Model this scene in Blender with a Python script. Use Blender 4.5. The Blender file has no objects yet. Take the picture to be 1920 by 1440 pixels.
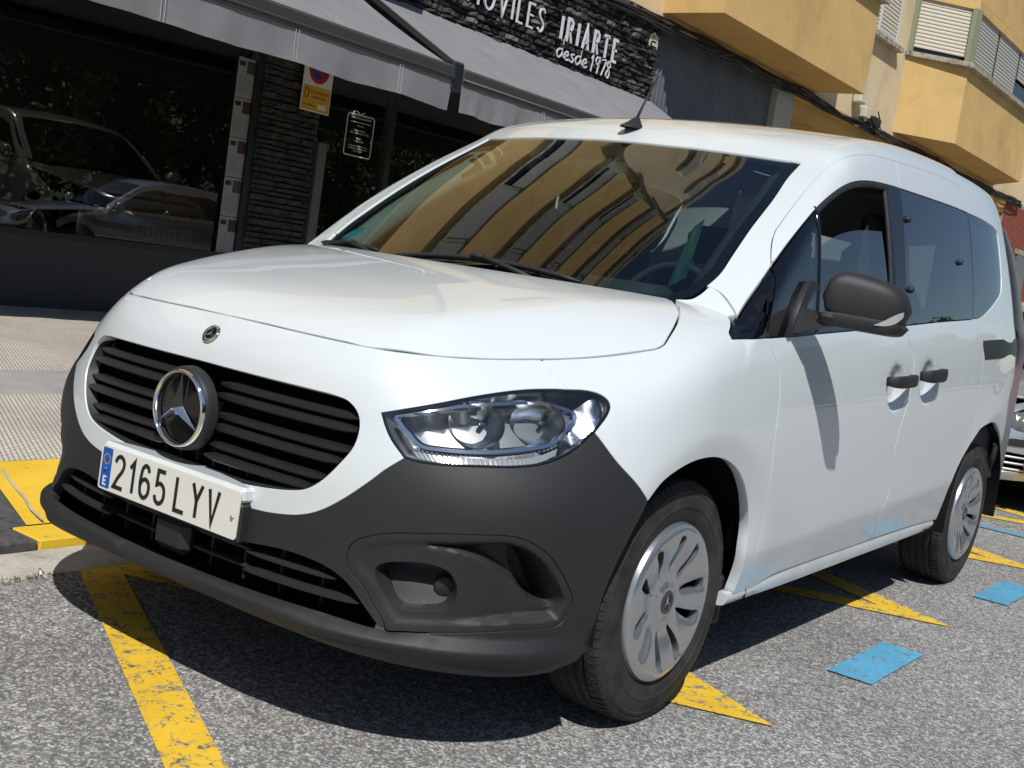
import bpy, math, random
import numpy as np
from mathutils import Matrix, Vector
from mathutils.geometry import delaunay_2d_cdt
random.seed(7); rng=np.random.default_rng(7)
SC=bpy.context.scene; COL=SC.collection
R=math.radians

# ---------------------------------------------------------------- camera, sky, sun, exposure
cam_d=bpy.data.cameras.new('camera'); cam=bpy.data.objects.new('camera',cam_d); COL.objects.link(cam); SC.camera=cam
cam_d.sensor_width=36; cam_d.lens=41.31; cam_d.clip_start=.05; cam_d.clip_end=3000
def aim(loc,yaw,pitch,roll):
    fw=Vector((-math.sin(yaw)*math.cos(pitch),math.cos(yaw)*math.cos(pitch),-math.sin(pitch)))
    r=Vector((math.cos(yaw),math.sin(yaw),0)); u=r.cross(fw); c,s=math.cos(roll),math.sin(roll)
    r2=r*c+u*s; u2=u*c-r*s; b=-fw
    cam.matrix_world=Matrix(((r2.x,u2.x,b.x,loc[0]),(r2.y,u2.y,b.y,loc[1]),(r2.z,u2.z,b.z,loc[2]),(0,0,0,1)))
aim((2.2105,-2.665,1.1161),R(35.8598),R(5.8437),R(8.5491))
SUNV=Vector((.50,-.57,1.0)).normalized()            # towards the sun
sun_el=math.asin(SUNV.z)
W=bpy.data.worlds.new('World'); SC.world=W; W.use_nodes=True
wn=W.node_tree.nodes; wn.clear()
sky=wn.new('ShaderNodeTexSky'); sky.sky_type='NISHITA'; sky.sun_disc=False; sky.sun_elevation=sun_el
sky.sun_rotation=math.atan2(SUNV.x,SUNV.y); sky.air_density=1.0; sky.dust_density=.25; sky.ozone_density=2.0
bg=wn.new('ShaderNodeBackground'); bg.inputs[1].default_value=.075
wo=wn.new('ShaderNodeOutputWorld'); W.node_tree.links.new(sky.outputs[0],bg.inputs[0]); W.node_tree.links.new(bg.outputs[0],wo.inputs[0])
sl=bpy.data.lights.new('sun','SUN'); sl.energy=4.0; sl.angle=R(.53); sl.color=(1,.965,.915)
so=bpy.data.objects.new('sun',sl); COL.objects.link(so); so.rotation_euler=SUNV.to_track_quat('Z','Y').to_euler()
vs=SC.view_settings; SC.display_settings.display_device='sRGB'; vs.view_transform='Standard'; vs.look='None'; vs.exposure=0; vs.gamma=1; vs.use_curve_mapping=False
SC.render.engine='CYCLES'
SC.cycles.max_bounces=10; SC.cycles.transparent_max_bounces=16; SC.cycles.caustics_reflective=False; SC.cycles.caustics_refractive=False

# ---------------------------------------------------------------- materials
MATS={}
def mat(name,col,rough=.5,metal=0,coat=0,spec=.5,trans=0,ior=1.5,emit=None,estr=1,coat_rough=.03):
    if name in MATS: return MATS[name]
    m=bpy.data.materials.new(name); m.use_nodes=True; b=m.node_tree.nodes['Principled BSDF']
    b.inputs['Base Color'].default_value=(*col,1); b.inputs['Roughness'].default_value=rough; b.inputs['Metallic'].default_value=metal
    b.inputs['Coat Weight'].default_value=coat; b.inputs['Coat Roughness'].default_value=coat_rough
    b.inputs['Specular IOR Level'].default_value=spec; b.inputs['Transmission Weight'].default_value=trans; b.inputs['IOR'].default_value=ior
    if emit: b.inputs['Emission Color'].default_value=(*emit,1); b.inputs['Emission Strength'].default_value=estr
    MATS[name]=m; return m
def nodes(m): return m.node_tree.nodes, m.node_tree.links, m.node_tree.nodes['Principled BSDF']
def texco(m,kind='Object',scale=(1,1,1),rot=(0,0,0)):
    n,l,b=nodes(m); t=n.new('ShaderNodeTexCoord'); p=n.new('ShaderNodeMapping'); p.inputs['Scale'].default_value=scale; p.inputs['Rotation'].default_value=rot
    l.new(t.outputs[kind],p.inputs[0]); return p.outputs[0]
def noise(m,co,scale,detail=4,rough=.55,dist=0):
    n,l,b=nodes(m); t=n.new('ShaderNodeTexNoise'); t.inputs['Scale'].default_value=scale; t.inputs['Detail'].default_value=detail; t.inputs['Roughness'].default_value=rough; t.inputs['Distortion'].default_value=dist
    l.new(co,t.inputs['Vector']); return t.outputs['Fac']
def voro(m,co,scale,feat='F1',out='Distance'):
    n,l,b=nodes(m); t=n.new('ShaderNodeTexVoronoi'); t.feature=feat; t.inputs['Scale'].default_value=scale; l.new(co,t.inputs['Vector']); return t.outputs[out]
def ramp(m,fac,stops):
    n,l,b=nodes(m); r=n.new('ShaderNodeValToRGB'); e=r.color_ramp.elements
    while len(e)<len(stops): e.new(.5)
    for k,(p,c) in enumerate(stops):
        e[k].position=p; e[k].color=(*c,1) if hasattr(c,'__len__') else (c,c,c,1)
    l.new(fac,r.inputs[0]); return r.outputs[0]
def mixc(m,fac,a,b_,mode='MIX'):
    n,l,b=nodes(m); x=n.new('ShaderNodeMix'); x.data_type='RGBA'; x.blend_type=mode
    for s,v in ((x.inputs[0],fac),(x.inputs[6],a),(x.inputs[7],b_)):
        if hasattr(v,'links') or hasattr(v,'is_linked'): l.new(v,s)
        elif hasattr(v,'__len__'): s.default_value=(*v,1)
        else: s.default_value=v
    return x.outputs[2]
def math_(m,op,a,b_=0.0):
    n,l,b=nodes(m); x=n.new('ShaderNodeMath'); x.operation=op
    for s,v in ((x.inputs[0],a),(x.inputs[1],b_)):
        if hasattr(v,'is_linked'): l.new(v,s)
        else: s.default_value=v
    return x.outputs[0]
def bump(m,h,strength=.3,dist=.01):
    n,l,b=nodes(m); x=n.new('ShaderNodeBump'); x.inputs['Strength'].default_value=strength; x.inputs['Distance'].default_value=dist
    l.new(h,x.inputs['Height']); l.new(x.outputs[0],b.inputs['Normal'])
def setc(m,c): n,l,b=nodes(m); l.new(c,b.inputs['Base Color'])
def setr(m,c): n,l,b=nodes(m); l.new(c,b.inputs['Roughness'])
def thinglass(name,tint=(.55,.68,.66),rough=.0,ior=1.5):
    # pane: clear tinted pass-through plus a mirror reflection by Fresnel
    if name in MATS: return MATS[name]
    m=bpy.data.materials.new(name); m.use_nodes=True; n,l=m.node_tree.nodes,m.node_tree.links; n.clear()
    o=n.new('ShaderNodeOutputMaterial'); mx=n.new('ShaderNodeMixShader'); t=n.new('ShaderNodeBsdfTransparent'); g=n.new('ShaderNodeBsdfGlossy'); f=n.new('ShaderNodeFresnel')
    f.inputs[0].default_value=ior; t.inputs[0].default_value=(*tint,1); g.inputs['Roughness'].default_value=rough; g.inputs[0].default_value=(1,1,1,1)
    mm=n.new('ShaderNodeMath'); mm.operation='MULTIPLY_ADD'; mm.inputs[1].default_value=1.7; mm.inputs[2].default_value=.01; mm.use_clamp=True
    l.new(f.outputs[0],mm.inputs[0]); l.new(mm.outputs[0],mx.inputs[0]); l.new(t.outputs[0],mx.inputs[1]); l.new(g.outputs[0],mx.inputs[2]); l.new(mx.outputs[0],o.inputs[0])
    MATS[name]=m; return m

# ---------------------------------------------------------------- object helpers
def link(o,parent=None):
    COL.objects.link(o)
    if parent is not None: o.parent=parent
    return o
def tag(o,label=None,cat=None,group=None,kind=None):
    if label: o['label']=label
    if cat: o['category']=cat
    if group: o['group']=group
    if kind: o['kind']=kind
    return o
def empty(name,loc=(0,0,0),rz=0,parent=None):
    o=bpy.data.objects.new(name,None); o.location=loc; o.rotation_euler=(0,0,rz); o.empty_display_size=.1; return link(o,parent)
def mesh(name,V,F,m,parent=None,smooth=False,loc=None,normals=None):
    me=bpy.data.meshes.new(name); me.from_pydata([tuple(map(float,v)) for v in V],[],[tuple(int(i) for i in f) for f in F])
    if smooth: me.polygons.foreach_set('use_smooth',[True]*len(me.polygons))
    me.materials.append(m)
    if normals is not None: me.normals_split_custom_set_from_vertices([tuple(map(float,n)) for n in normals])
    me.update(); o=bpy.data.objects.new(name,me); link(o,parent)
    if loc is not None: o.location=loc
    return o
class MB:
    def __init__(s): s.V=[]; s.F=[]
    def add(s,V,F):
        n=len(s.V); s.V+= [tuple(v) for v in V]; s.F+=[tuple(i+n for i in f) for f in F]; return s
    def box(s,a,b):
        (x0,y0,z0),(x1,y1,z1)=a,b
        V=[(x,y,z) for z in (z0,z1) for y in (y0,y1) for x in (x0,x1)]
        return s.add(V,[(0,2,3,1),(4,5,7,6),(0,1,5,4),(2,6,7,3),(0,4,6,2),(1,3,7,5)])
    def bbox(s,a,b,e=.01):
        # box with chamfered edges
        a=np.array(a,float); b=np.array(b,float); c=(a+b)/2; h=(b-a)/2; e=min(e,h.min()*.9); V=[]; idx={}
        for sx in (-1,1):
            for sy in (-1,1):
                for sz in (-1,1):
                    for ax in range(3):
                        p=h.copy()-e; p[ax]=h[ax]; idx[(sx,sy,sz,ax)]=len(V); V.append(c+p*np.array((sx,sy,sz)))
        F=[]
        for ax in range(3):
            o=[i for i in range(3) if i!=ax]
            for sg in (-1,1):
                q=[]
                for (u,v) in ((-1,-1),(1,-1),(1,1),(-1,1)):
                    k=[0,0,0]; k[ax]=sg; k[o[0]]=u; k[o[1]]=v; q.append(idx[(*k,ax)])
                F.append(q if (sg>0)==(ax!=1) else q[::-1])
        for ax in range(3):
            o=[i for i in range(3) if i!=ax]
            for u in (-1,1):
                for v in (-1,1):
                    def g(s_,f):
                        k=[0,0,0]; k[ax]=s_; k[o[0]]=u; k[o[1]]=v; return idx[(*k,f)]
                    q=[g(-1,o[0]),g(1,o[0]),g(1,o[1]),g(-1,o[1])]
                    F.append(q)
        for sx in (-1,1):
            for sy in (-1,1):
                for sz in (-1,1): F.append([idx[(sx,sy,sz,k)] for k in range(3)])
        V=[tuple(v) for v in V]
        # orient outward
        G=[]
        for f in F:
            P=np.array([V[i] for i in f]); n=np.cross(P[1]-P[0],P[2]-P[0]); G.append(f if n@(P.mean(0)-c)>0 else f[::-1])
        return s.add(V,G)
    def quad(s,a,b,c,d): return s.add([a,b,c,d],[(0,1,2,3)])
    def tube(s,pts,r,seg=8,cap=True):
        P=np.array(pts,float); n=len(P); rs=np.broadcast_to(np.asarray(r,float),(n,)); T=np.gradient(P,axis=0); T/=np.linalg.norm(T,axis=1)[:,None]+1e-9
        up=np.array((0,0,1.)) if abs(T[0,2])<.9 else np.array((1.,0,0)); V=[]; F=[]
        for k in range(n):
            a=np.cross(T[k],up); a/=np.linalg.norm(a)+1e-9; b=np.cross(a,T[k]); up=b
            for j in range(seg):
                t=2*math.pi*j/seg; V.append(P[k]+rs[k]*(a*math.cos(t)+b*math.sin(t)))
        for k in range(n-1):
            for j in range(seg): F.append((k*seg+j,k*seg+(j+1)%seg,(k+1)*seg+(j+1)%seg,(k+1)*seg+j))
        if cap: F.append(tuple(range(seg))[::-1]); F.append(tuple((n-1)*seg+j for j in range(seg)))
        return s.add(V,F)
    def lathe(s,prof,seg=48,axis='x',c=(0,0,0)):
        V=[];F=[];n=len(prof); c=np.array(c)
        for k in range(seg):
            t=2*math.pi*k/seg; ct,st=math.cos(t),math.sin(t)
            for (r,h) in prof:
                V.append(c+((h,r*ct,r*st) if axis=='x' else (r*ct,r*st,h) if axis=='z' else (r*ct,h,r*st)))
        for k in range(seg):
            for j in range(n-1):
                a,b=k*n+j,k*n+j+1; d,e=((k+1)%seg)*n+j,((k+1)%seg)*n+j+1; F.append((a,d,e,b))
        return s.add(V,F)
    def obj(s,name,m,parent=None,smooth=False): return mesh(name,s.V,s.F,m,parent,smooth)
def box(name,a,b,m,parent=None,bev=0):
    q=MB(); (q.bbox(a,b,bev) if bev else q.box(a,b)); return q.obj(name,m,parent)
def copy_tree(o,parent=None):
    c=o.copy(); COL.objects.link(c); c.parent=parent
    for ch in list(o.children): copy_tree(ch,c)
    return c
def smooth_angle(o,ang=35):
    me=o.data; me.polygons.foreach_set('use_smooth',[True]*len(me.polygons))
    me.update()
    try: me.set_sharp_from_angle(angle=R(ang))
    except Exception: pass
    return o
def text(name,s,size,m,parent,mw,extrude=.002,align='CENTER',sx=1.0,offset=0,spacing=1.0,shear=0):
    cu=bpy.data.curves.new(name,'FONT'); cu.body=s; cu.size=size; cu.extrude=extrude; cu.align_x=align; cu.align_y='CENTER'; cu.offset=offset; cu.space_character=spacing; cu.shear=shear
    t=bpy.data.objects.new(name,cu); COL.objects.link(t); dg=bpy.context.evaluated_depsgraph_get(); dg.update()
    me=bpy.data.meshes.new_from_object(t.evaluated_get(dg)); me.name=name; me.materials.clear(); me.materials.append(m); bpy.data.objects.remove(t)
    if sx!=1: me.transform(Matrix.Diagonal((sx,1,1,1)))
    me.transform(mw); o=bpy.data.objects.new(name,me); return link(o,parent)
def frame(o,xa,ya):
    # matrix whose local x,y go along xa,ya with origin o
    xa=Vector(xa).normalized(); ya=Vector(ya).normalized(); za=xa.cross(ya)
    return Matrix(((xa.x,ya.x,za.x,o[0]),(xa.y,ya.y,za.y,o[1]),(xa.z,ya.z,za.z,o[2]),(0,0,0,1)))
def stroke(mb,pts,w,o,xa,ya,th=.002,closed=False,taper=None):
    # flat stroked polyline with thickness, in the plane (o; xa, ya)
    P=np.array(pts,float); n=len(P); xa=np.array(xa,float); ya=np.array(ya,float); za=np.cross(xa,ya); o=np.array(o,float)
    L=[];Rr=[]
    for i in range(n):
        a=P[(i-1)%n] if closed or i>0 else None; b=P[(i+1)%n] if closed or i<n-1 else None
        d1=(P[i]-a)/(np.linalg.norm(P[i]-a)+1e-9) if a is not None else None; d2=(b-P[i])/(np.linalg.norm(b-P[i])+1e-9) if b is not None else None
        if d1 is None: d1=d2
        if d2 is None: d2=d1
        n1=np.array((-d1[1],d1[0])); n2=np.array((-d2[1],d2[0])); nn=n1+n2; nn/=np.linalg.norm(nn)+1e-9; k=1/max(.35,nn@n1)
        ww=w if taper is None else w*taper[i]
        L.append(P[i]+nn*ww/2*k); Rr.append(P[i]-nn*ww/2*k)
    V=[];
    for q in (L,Rr):
        for p in q: V.append(o+xa*p[0]+ya*p[1]+za*th)
    for q in (L,Rr):
        for p in q: V.append(o+xa*p[0]+ya*p[1])
    F=[]; m=n if closed else n-1
    for i in range(m):
        j=(i+1)%n; F+=[(i,n+i,n+j,j),(i,j,2*n+j,2*n+i),(n+i,3*n+i,3*n+j,n+j)]
    if not closed: F+=[(0,2*n,3*n,n),(n-1,2*n-1,4*n-1,3*n-1)]
    mb.add(V,F)
def catmull(P,step=.012,closed=False):
    P=np.asarray(P,float); n=len(P)
    if n<3 and not closed:
        k=max(1,int(np.ceil(np.linalg.norm(P[-1]-P[0])/step))); t=np.linspace(0,1,k+1)[:,None]; return P[0]*(1-t)+P[-1]*t
    Q=[]
    for i in range(n if closed else n-1):
        p1,p2=P[i],P[(i+1)%n]
        p0=P[(i-1)%n] if closed or i>0 else 2*p1-p2; p3=P[(i+2)%n] if closed or i<n-2 else 2*p2-p1
        # centripetal
        d=lambda a,b: max(np.linalg.norm(b-a),1e-6)**.5
        t0=0;t1=t0+d(p0,p1);t2=t1+d(p1,p2);t3=t2+d(p2,p3); k=max(1,int(np.ceil(np.linalg.norm(p2-p1)/step)))
        for t in np.linspace(t1,t2,k,endpoint=False):
            A1=(t1-t)/(t1-t0)*p0+(t-t0)/(t1-t0)*p1; A2=(t2-t)/(t2-t1)*p1+(t-t1)/(t2-t1)*p2; A3=(t3-t)/(t3-t2)*p2+(t-t2)/(t3-t2)*p3
            B1=(t2-t)/(t2-t0)*A1+(t-t0)/(t2-t0)*A2; B2=(t3-t)/(t3-t1)*A2+(t-t1)/(t3-t1)*A3; Q.append((t2-t)/(t2-t1)*B1+(t-t1)/(t2-t1)*B2)
    if not closed: Q.append(P[-1])
    return np.array(Q)
def interp(x,xs,ys):
    # monotone-ish smooth: cubic hermite w/ finite-diff (Catmull) slopes, linear extrapolation
    xs=np.asarray(xs,float); ys=np.asarray(ys,float); x=np.asarray(x,float)
    h=np.diff(xs); dl=np.diff(ys)/h
    m=np.empty_like(ys); m[1:-1]=(dl[:-1]*h[1:]+dl[1:]*h[:-1])/(h[1:]+h[:-1])
    m[0]=dl[0]; m[-1]=dl[-1]
    i=np.clip(np.searchsorted(xs,x)-1,0,len(xs)-2)
    t=(x-xs[i])/h[i]; tc=np.clip(t,0,1)
    a,b=ys[i],ys[i+1]; ma,mb=m[i]*h[i],m[i+1]*h[i]
    v=(2*tc**3-3*tc**2+1)*a+(tc**3-2*tc**2+tc)*ma+(-2*tc**3+3*tc**2)*b+(tc**3-tc**2)*mb
    return v+np.where(t<0,t*ma,0)+np.where(t>1,(t-1)*mb,0)
def smax(a,b,k):
    h=np.maximum(k-np.abs(a-b),0)/k
    return np.maximum(a,b)+h*h*h*k/6
def splus(d,w): return .5*(d+np.sqrt(d*d+w*w))
def sstep(x,a,b):
    t=np.clip((x-a)/(b-a),0,1); return t*t*(3-2*t)
def beltz(y): return interp(y,[-1.0,0.05,.27,1.35,2.17,2.7,3.4],[.93,1.00,1.018,1.10,1.155,1.17,1.18])
def halfw(y,z):
    zb=beltz(y); zc=.40+.055*y*0.9   # crease
    zc=np.clip(zc,.36,.60)
    # lower: sill .27 -> crease, -> belt
    s=(z-zc)
    low=.928-.25*splus(-s,.008)+np.where(s<0,0,0.012*np.sin(np.clip(s/(zb-zc),0,1)*np.pi*.75)-.04*np.clip(s/(zb-zc),0,1)**4)
    w=z-zb
    up=.888+.008-.20*np.maximum(w,0)-.16*np.maximum(w,0)**2
    a=np.where(w>0,np.minimum(up,.896-.0*w),low)
    a=a-.05*sstep(z,.55,.85)*sstep(-y,.0,.5)
    return a
def flare(y,z):
    f=0
    for yc,zc,r0,r1 in ((0.02,.318,.375,.46),(2.72,.33,.375,.46)):
        r=np.hypot(y-yc,z-zc); f=f+(.006*(1-sstep(r,.42,.60))-.17*splus(.455-r,.010))*sstep(z,.36,.58)
    return f
Y1=-.05
def nose(z): return interp(z,[.14,.20,.26,.30,.36,.42,.50,.60,.70,.78,.845,.89,.93,.98,1.05],[-.84,-.88,-.915,-.912,-.895,-.893,-.890,-.884,-.876,-.866,-.843,-.812,-.775,-.72,-.62])
def T_hood(x,y):
    ax=np.abs(x)
    t0=interp(y,[-.95,-.85,-.78,-.65,-.5,-.3,-.1,.05,.3],[.80,.885,.925,.972,1.010,1.050,1.082,1.098,1.115])
    xc=interp(y,[-.8,-.55,-.2,.05,.3],[.44,.53,.63,.70,.74])
    return t0-.018*(ax/.6)**2-interp(y,[-.8,-.45,-.1,.15],[.9,.7,.36,.18])*splus(ax-xc,.035)
def Pv(v): return interp(v,[-.4,-.031,.15,.326,.55,.756,.86,1.0,1.25,1.6,2.0,2.5,3.0,3.4,3.6],[.76,1.05,1.186,1.31,1.451,1.572,1.634,1.684,1.736,1.778,1.80,1.80,1.775,1.73,1.69])
def T_top(x,y):
    ax=np.abs(x)
    c=.31*(1-sstep(y,.9,1.8))
    v=y-c*x*x
    return Pv(v)-interp(y,[0,.8,1.2,3.4],[.0,.005,.022,.03])*(ax/.65)**2
N=3.0
def wrapq(x,y,z):
    a=np.maximum(halfw(y,z)+flare(y,z),.3); y0=nose(z); b=np.maximum(Y1-y0,.2)
    f=np.maximum(Y1-y,0)/b; r=np.maximum(y-2.2,0)/(1.30-.36*np.maximum(z-1.05,0)-.10*np.maximum(.6-z,0))
    N=interp(z,[.2,.45,.60,.74,.9],[3.0,3.05,3.08,2.8,2.72])
    q=((np.abs(x)/a)**N+f**N)**(1/N)
    q2=((np.abs(x)/a)**4+r**4)**(1/4)
    return (np.where(y>1.3,q2,q)-1)*.9
def G(P):
    x,y,z=P[...,0],P[...,1],P[...,2]
    w=wrapq(x,y,z)
    th=(z-T_hood(x,y))*.9; tt=(z-T_top(x,y))*.8
    kt=interp(y,[0,.5,1.0,3],[.045,.06,.10,.13]); kh=.11
    return np.minimum(smax(w,th,kh),smax(w,tt,kt))
# outlines of the van panels, millimetres (x left of car, y rearwards, z up)
CV={
 'hf':[(-39,-797,892),(112,-798,890),(249,-792,888),(368,-776,886),(444,-757,885),(539,-687,887),(612,-588,893),(675,-472,905),(709,-406,914),(740,-342,924),(770,-276,937),(800,-207,953),(817,-164,964),(819,-137,975)],
 'hs':[(819,-137,975),(806,-95,997),(780,-22,1030),(752,36,1053),(733,59,1062),(687,111,1078)],
 'seam':[(685,-455,906),(723,-449,881),(761,-442,853)],
 'hl_top':[(527,-795,757),(567,-765,773),(615,-710,795),(660,-632,820),(703,-546,840),(743,-474,850),(761,-443,852),(787,-404,854),(808,-380,850),(826,-368,839),(836,-370,826),(841,-384,808),(842,-430,768)],
 'hl_bot':[(842,-430,768),(835,-496,725),(815,-563,697),(782,-624,684),(731,-688,677),(669,-746,670),(629,-774,669),(602,-787,673)],
 'hl_in':[(602,-787,673),(564,-794,705),(540,-796,735),(527,-795,757)],
 'wb':[(602,-787,673),(572,-811,641),(555,-822,620),(503,-845,567),(449,-859,527),(401,-869,506),(328,-879,492),(246,-886,486)],
 'bf':[(842,-430,768),(886,-389,709),(917,-333,659),(927,-291,620)],
 'ab':[(927,-291,620),(925,-333,555),(916,-369,478),(908,-394,396),(891,-386,306),(881,-385,263),(871,-407,239)],
 'fog':[(534,-838,475),(569,-825,498),(601,-812,511),(689,-765,529),(775,-693,541),(812,-648,543),(839,-609,532),(863,-559,499),(878,-516,451),(887,-485,404),(885,-484,378),(878,-489,353),(872,-502,339),(824,-610,330),(754,-707,320),(669,-781,309),(632,-805,306),(626,-806,320),(598,-814,351),(567,-826,388),(536,-838,416),(526,-841,447)],
 'pocket':[(593,-816,428),(605,-810,442),(660,-781,456),(696,-758,457),(720,-740,450),(735,-727,432),(740,-722,410),(739,-722,386),(726,-733,367),(695,-757,359),(660,-781,356),(633,-796,365),(608,-808,395)],
 'slot':[(824,-630,504),(840,-603,502),(857,-567,464),(871,-532,415),(874,-518,386),(870,-527,381),(853,-568,394),(840,-597,421),(830,-616,456)],
 'recess':[(715,-746,506),(769,-698,515),(814,-645,518),(845,-594,500),(862,-556,458),(874,-523,408),(876,-511,383),(864,-534,361),(823,-615,352),(782,-674,346),(750,-710,352),(808,-644,395),(797,-662,447),(755,-711,488)],
 'lg':[(263,-887,410),(384,-874,420),(483,-854,410),(531,-839,389),(580,-824,346),(612,-814,317),(611,-816,306)],
 'lt':[(611,-816,306),(492,-863,314),(307,-898,315),(109,-909,310)],
 'gr':[(-68,-865,783),(12,-866,780),(195,-861,779),(351,-843,777),(420,-828,774),(451,-821,768),(479,-817,748),(492,-819,720),(493,-830,677),(469,-846,630),(436,-858,588),(403,-866,564),(368,-872,553),(265,-882,538),(149,-888,530),(23,-888,529)],
 'wsR':[(676,127,1080),(686,166,1088),(704,192,1102),(714,235,1132),(720,290,1171),(709,372,1233),(694,487,1317),(676,643,1420),(651,773,1501),(640,881,1563)],
 'ws_top':[(639,883,1564),(556,850,1566),(434,816,1571),(266,784,1575),(173,772,1576),(2,766,1578),(-140,771,1577)],
 'ditch':[(639,883,1564),(639,966,1613),(636,1051,1649),(631,1164,1682)],
 'fp':[(715,236,1132),(754,240,1122),(791,228,1099),(832,206,1066)],
 'qg':[(832,206,1066),(851,141,1036),(869,105,1017),(879,102,1006)],
 'qb':[(879,102,1006),(890,181,1011),(897,280,1018)],
 'qf':[(832,206,1066),(826,265,1114),(816,396,1214)],
 'dfl':[(897,280,1018),(908,305,980),(917,338,940),(924,350,898),(931,350,830),(936,345,764),(940,348,694),(939,356,611),(929,382,496),(922,391,397),(897,435,297)],
 'sillF':[(898,335,298),(897,435,297)],
 'sillD':[(897,435,297),(898,480,304),(901,567,321),(900,889,332),(896,1336,339),(895,1456,342)],
 'sillS':[(895,1456,342),(892,1805,345),(889,2040,344),(885,2237,337)],
 'archF':[(927,-291,620),(927,-236,661),(929,-149,694),(932,-73,709),(932,17,710),(931,109,691),(929,190,651),(925,263,582),(922,306,503),(924,314,421),(911,329,350),(898,335,298)],
 'Bl':[(895,1456,342),(917,1405,425),(929,1415,489),(931,1427,536),(935,1390,644),(936,1386,695),(937,1406,775),(934,1441,863),(928,1459,937),(921,1463,993),(916,1446,1025),(908,1404,1060),(897,1369,1099)],
 'Bu':[(897,1369,1099),(877,1395,1194),(835,1421,1359),(801,1440,1473),(769,1449,1570),(760,1451,1596),(730,1463,1666)],
 'belt1':[(897,280,1018),(897,428,1028),(897,724,1051),(897,1081,1078),(897,1369,1101)],
 'belt2':[(897,1369,1101),(895,1745,1132),(894,2191,1164)],
 'dtop':[(816,396,1214),(782,454,1268),(759,509,1313),(751,558,1347),(729,728,1455),(714,899,1551),(721,1003,1602),(724,1129,1634),(725,1274,1654),(730,1463,1666)],
 'stop':[(730,1463,1666),(733,1746,1680),(738,2042,1687),(743,2146,1682),(751,2209,1666),(763,2245,1638),(781,2244,1585)],
 'gtop1':[(816,396,1214),(807,527,1306),(790,704,1411),(780,818,1465),(772,939,1511),(769,1034,1536),(767,1156,1555),(767,1344,1568),(768,1445,1572)],
 'gtop2':[(768,1445,1572),(774,1776,1580),(779,2081,1586),(781,2244,1585)],
 'Cu':[(781,2244,1585),(804,2247,1517),(829,2235,1434),(866,2216,1293),(894,2191,1164)],
 'Cl':[(894,2191,1164),(905,2240,1125),(912,2290,1093),(922,2331,1041),(926,2330,1005),(935,2319,889),(937,2333,794),(937,2336,696),(937,2339,667)],
 'archR1':[(885,2237,337),(906,2212,420),(925,2192,494),(933,2241,583),(937,2339,667)],
 'archR2':[(937,2339,667),(939,2431,721),(939,2531,741),(933,2639,745),(926,2729,734),(912,2872,692),(890,3044,628)],
 'qglass':[(781,2244,1585),(783,2429,1584),(785,2646,1571),(787,2701,1555),(800,2706,1514),(831,2692,1414),(851,2679,1343),(863,2647,1298),(876,2551,1255),(888,2397,1201),(893,2298,1176),(894,2191,1164)],
 'divider':[(790,704,1411),(888,607,1082)],
 'lowered':[(841,646,1278),(832,734,1318),(824,856,1356),(819,972,1380),(818,1091,1395),(817,1241,1408)],
 'bpost':[(767,1323,1567),(892,1265,1115)],
 'track':[(914,2297,1085),(925,2344,1014)],
 'handle1':[(927,1155,933),(927,1437,948),(932,1449,902),(931,1170,892)],
 'handle2':[(926,1498,958),(927,1758,974),(932,1772,924),(931,1516,912)],
 'screws':[(803,1483,1471),(843,2049,1374),(869,1450,1228)],
 'slidewin':[(792,1587,1511),(798,2038,1526),(812,2088,1483),(836,2101,1403),(868,2046,1277),(893,1976,1161),(894,1460,1116)],
 'rad':[(14,-896,357)],
 'trim':[(555,-779,757),(619,-713,786),(686,-614,809),(742,-519,822),(767,-486,819),(800,-455,806),(808,-495,767),(803,-534,740),(790,-564,732),(735,-655,713),(660,-734,704),(622,-761,705),(591,-772,725),(566,-778,745)],
 'chrome_end':[(795,-459,809),(804,-404,838),(817,-384,838),(832,-379,824),(838,-400,799),(833,-468,751),(814,-521,735),(812,-488,767),(809,-457,794)],
 'drl_t':[(607,-776,693),(665,-738,692),(741,-659,700),(797,-573,714),(815,-522,733)],
 'drl_b':[(623,-773,679),(671,-741,678),(747,-664,685),(803,-578,700),(819,-533,718)],
 'deep':[(682,-769,501),(769,-698,515),(814,-645,517),(842,-600,499),(857,-567,464),(870,-532,415),(870,-527,381),(853,-568,394),(837,-602,421),(811,-644,451),(772,-694,485),(729,-735,499)],
 'bowls':[(682,-674,758),(762,-556,774)],
 'sillbot':[(889,336,260),(886,758,269),(883,1170,277),(877,1812,287),(874,2199,292)],
}
CV={k:np.array(v,float)/1000 for k,v in CV.items()}
# ---------------------------------------------------------------- panels cut out of a smooth body surface
def to_param(P,mode):
    x,y,z=P[:,0],P[:,1],P[:,2]
    if mode=='x': return np.stack([y,z],1)
    if mode=='z': return np.stack([x,y],1)
    if mode=='y': return np.stack([x,z],1)
    if mode=='c': return np.stack([np.arctan2(x,.1-y)*.9,z],1)
    if mode=='g': return np.stack([y,np.arctan2(z-.9,np.maximum(x,.01))*.8],1)
def rays(Q,mode):
    a,b=Q[:,0],Q[:,1]; o=np.zeros((len(Q),3)); d=np.zeros((len(Q),3))
    if mode=='x': o[:,0]=1.25;o[:,1]=a;o[:,2]=b;d[:,0]=-1
    if mode=='z': o[:,0]=a;o[:,1]=b;o[:,2]=2.3;d[:,2]=-1
    if mode=='y': o[:,0]=a;o[:,1]=-1.4;o[:,2]=b;d[:,1]=1
    if mode=='c':
        t=a/.9; o[:,0]=1.4*np.sin(t);o[:,1]=.1-1.4*np.cos(t);o[:,2]=b;d[:,0]=-np.sin(t);d[:,1]=np.cos(t)
    if mode=='g':
        t=b/.8; o[:,0]=1.35*np.cos(t);o[:,1]=a;o[:,2]=.9+1.35*np.sin(t);d[:,0]=-np.cos(t);d[:,2]=-np.sin(t)
    return o,d
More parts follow.
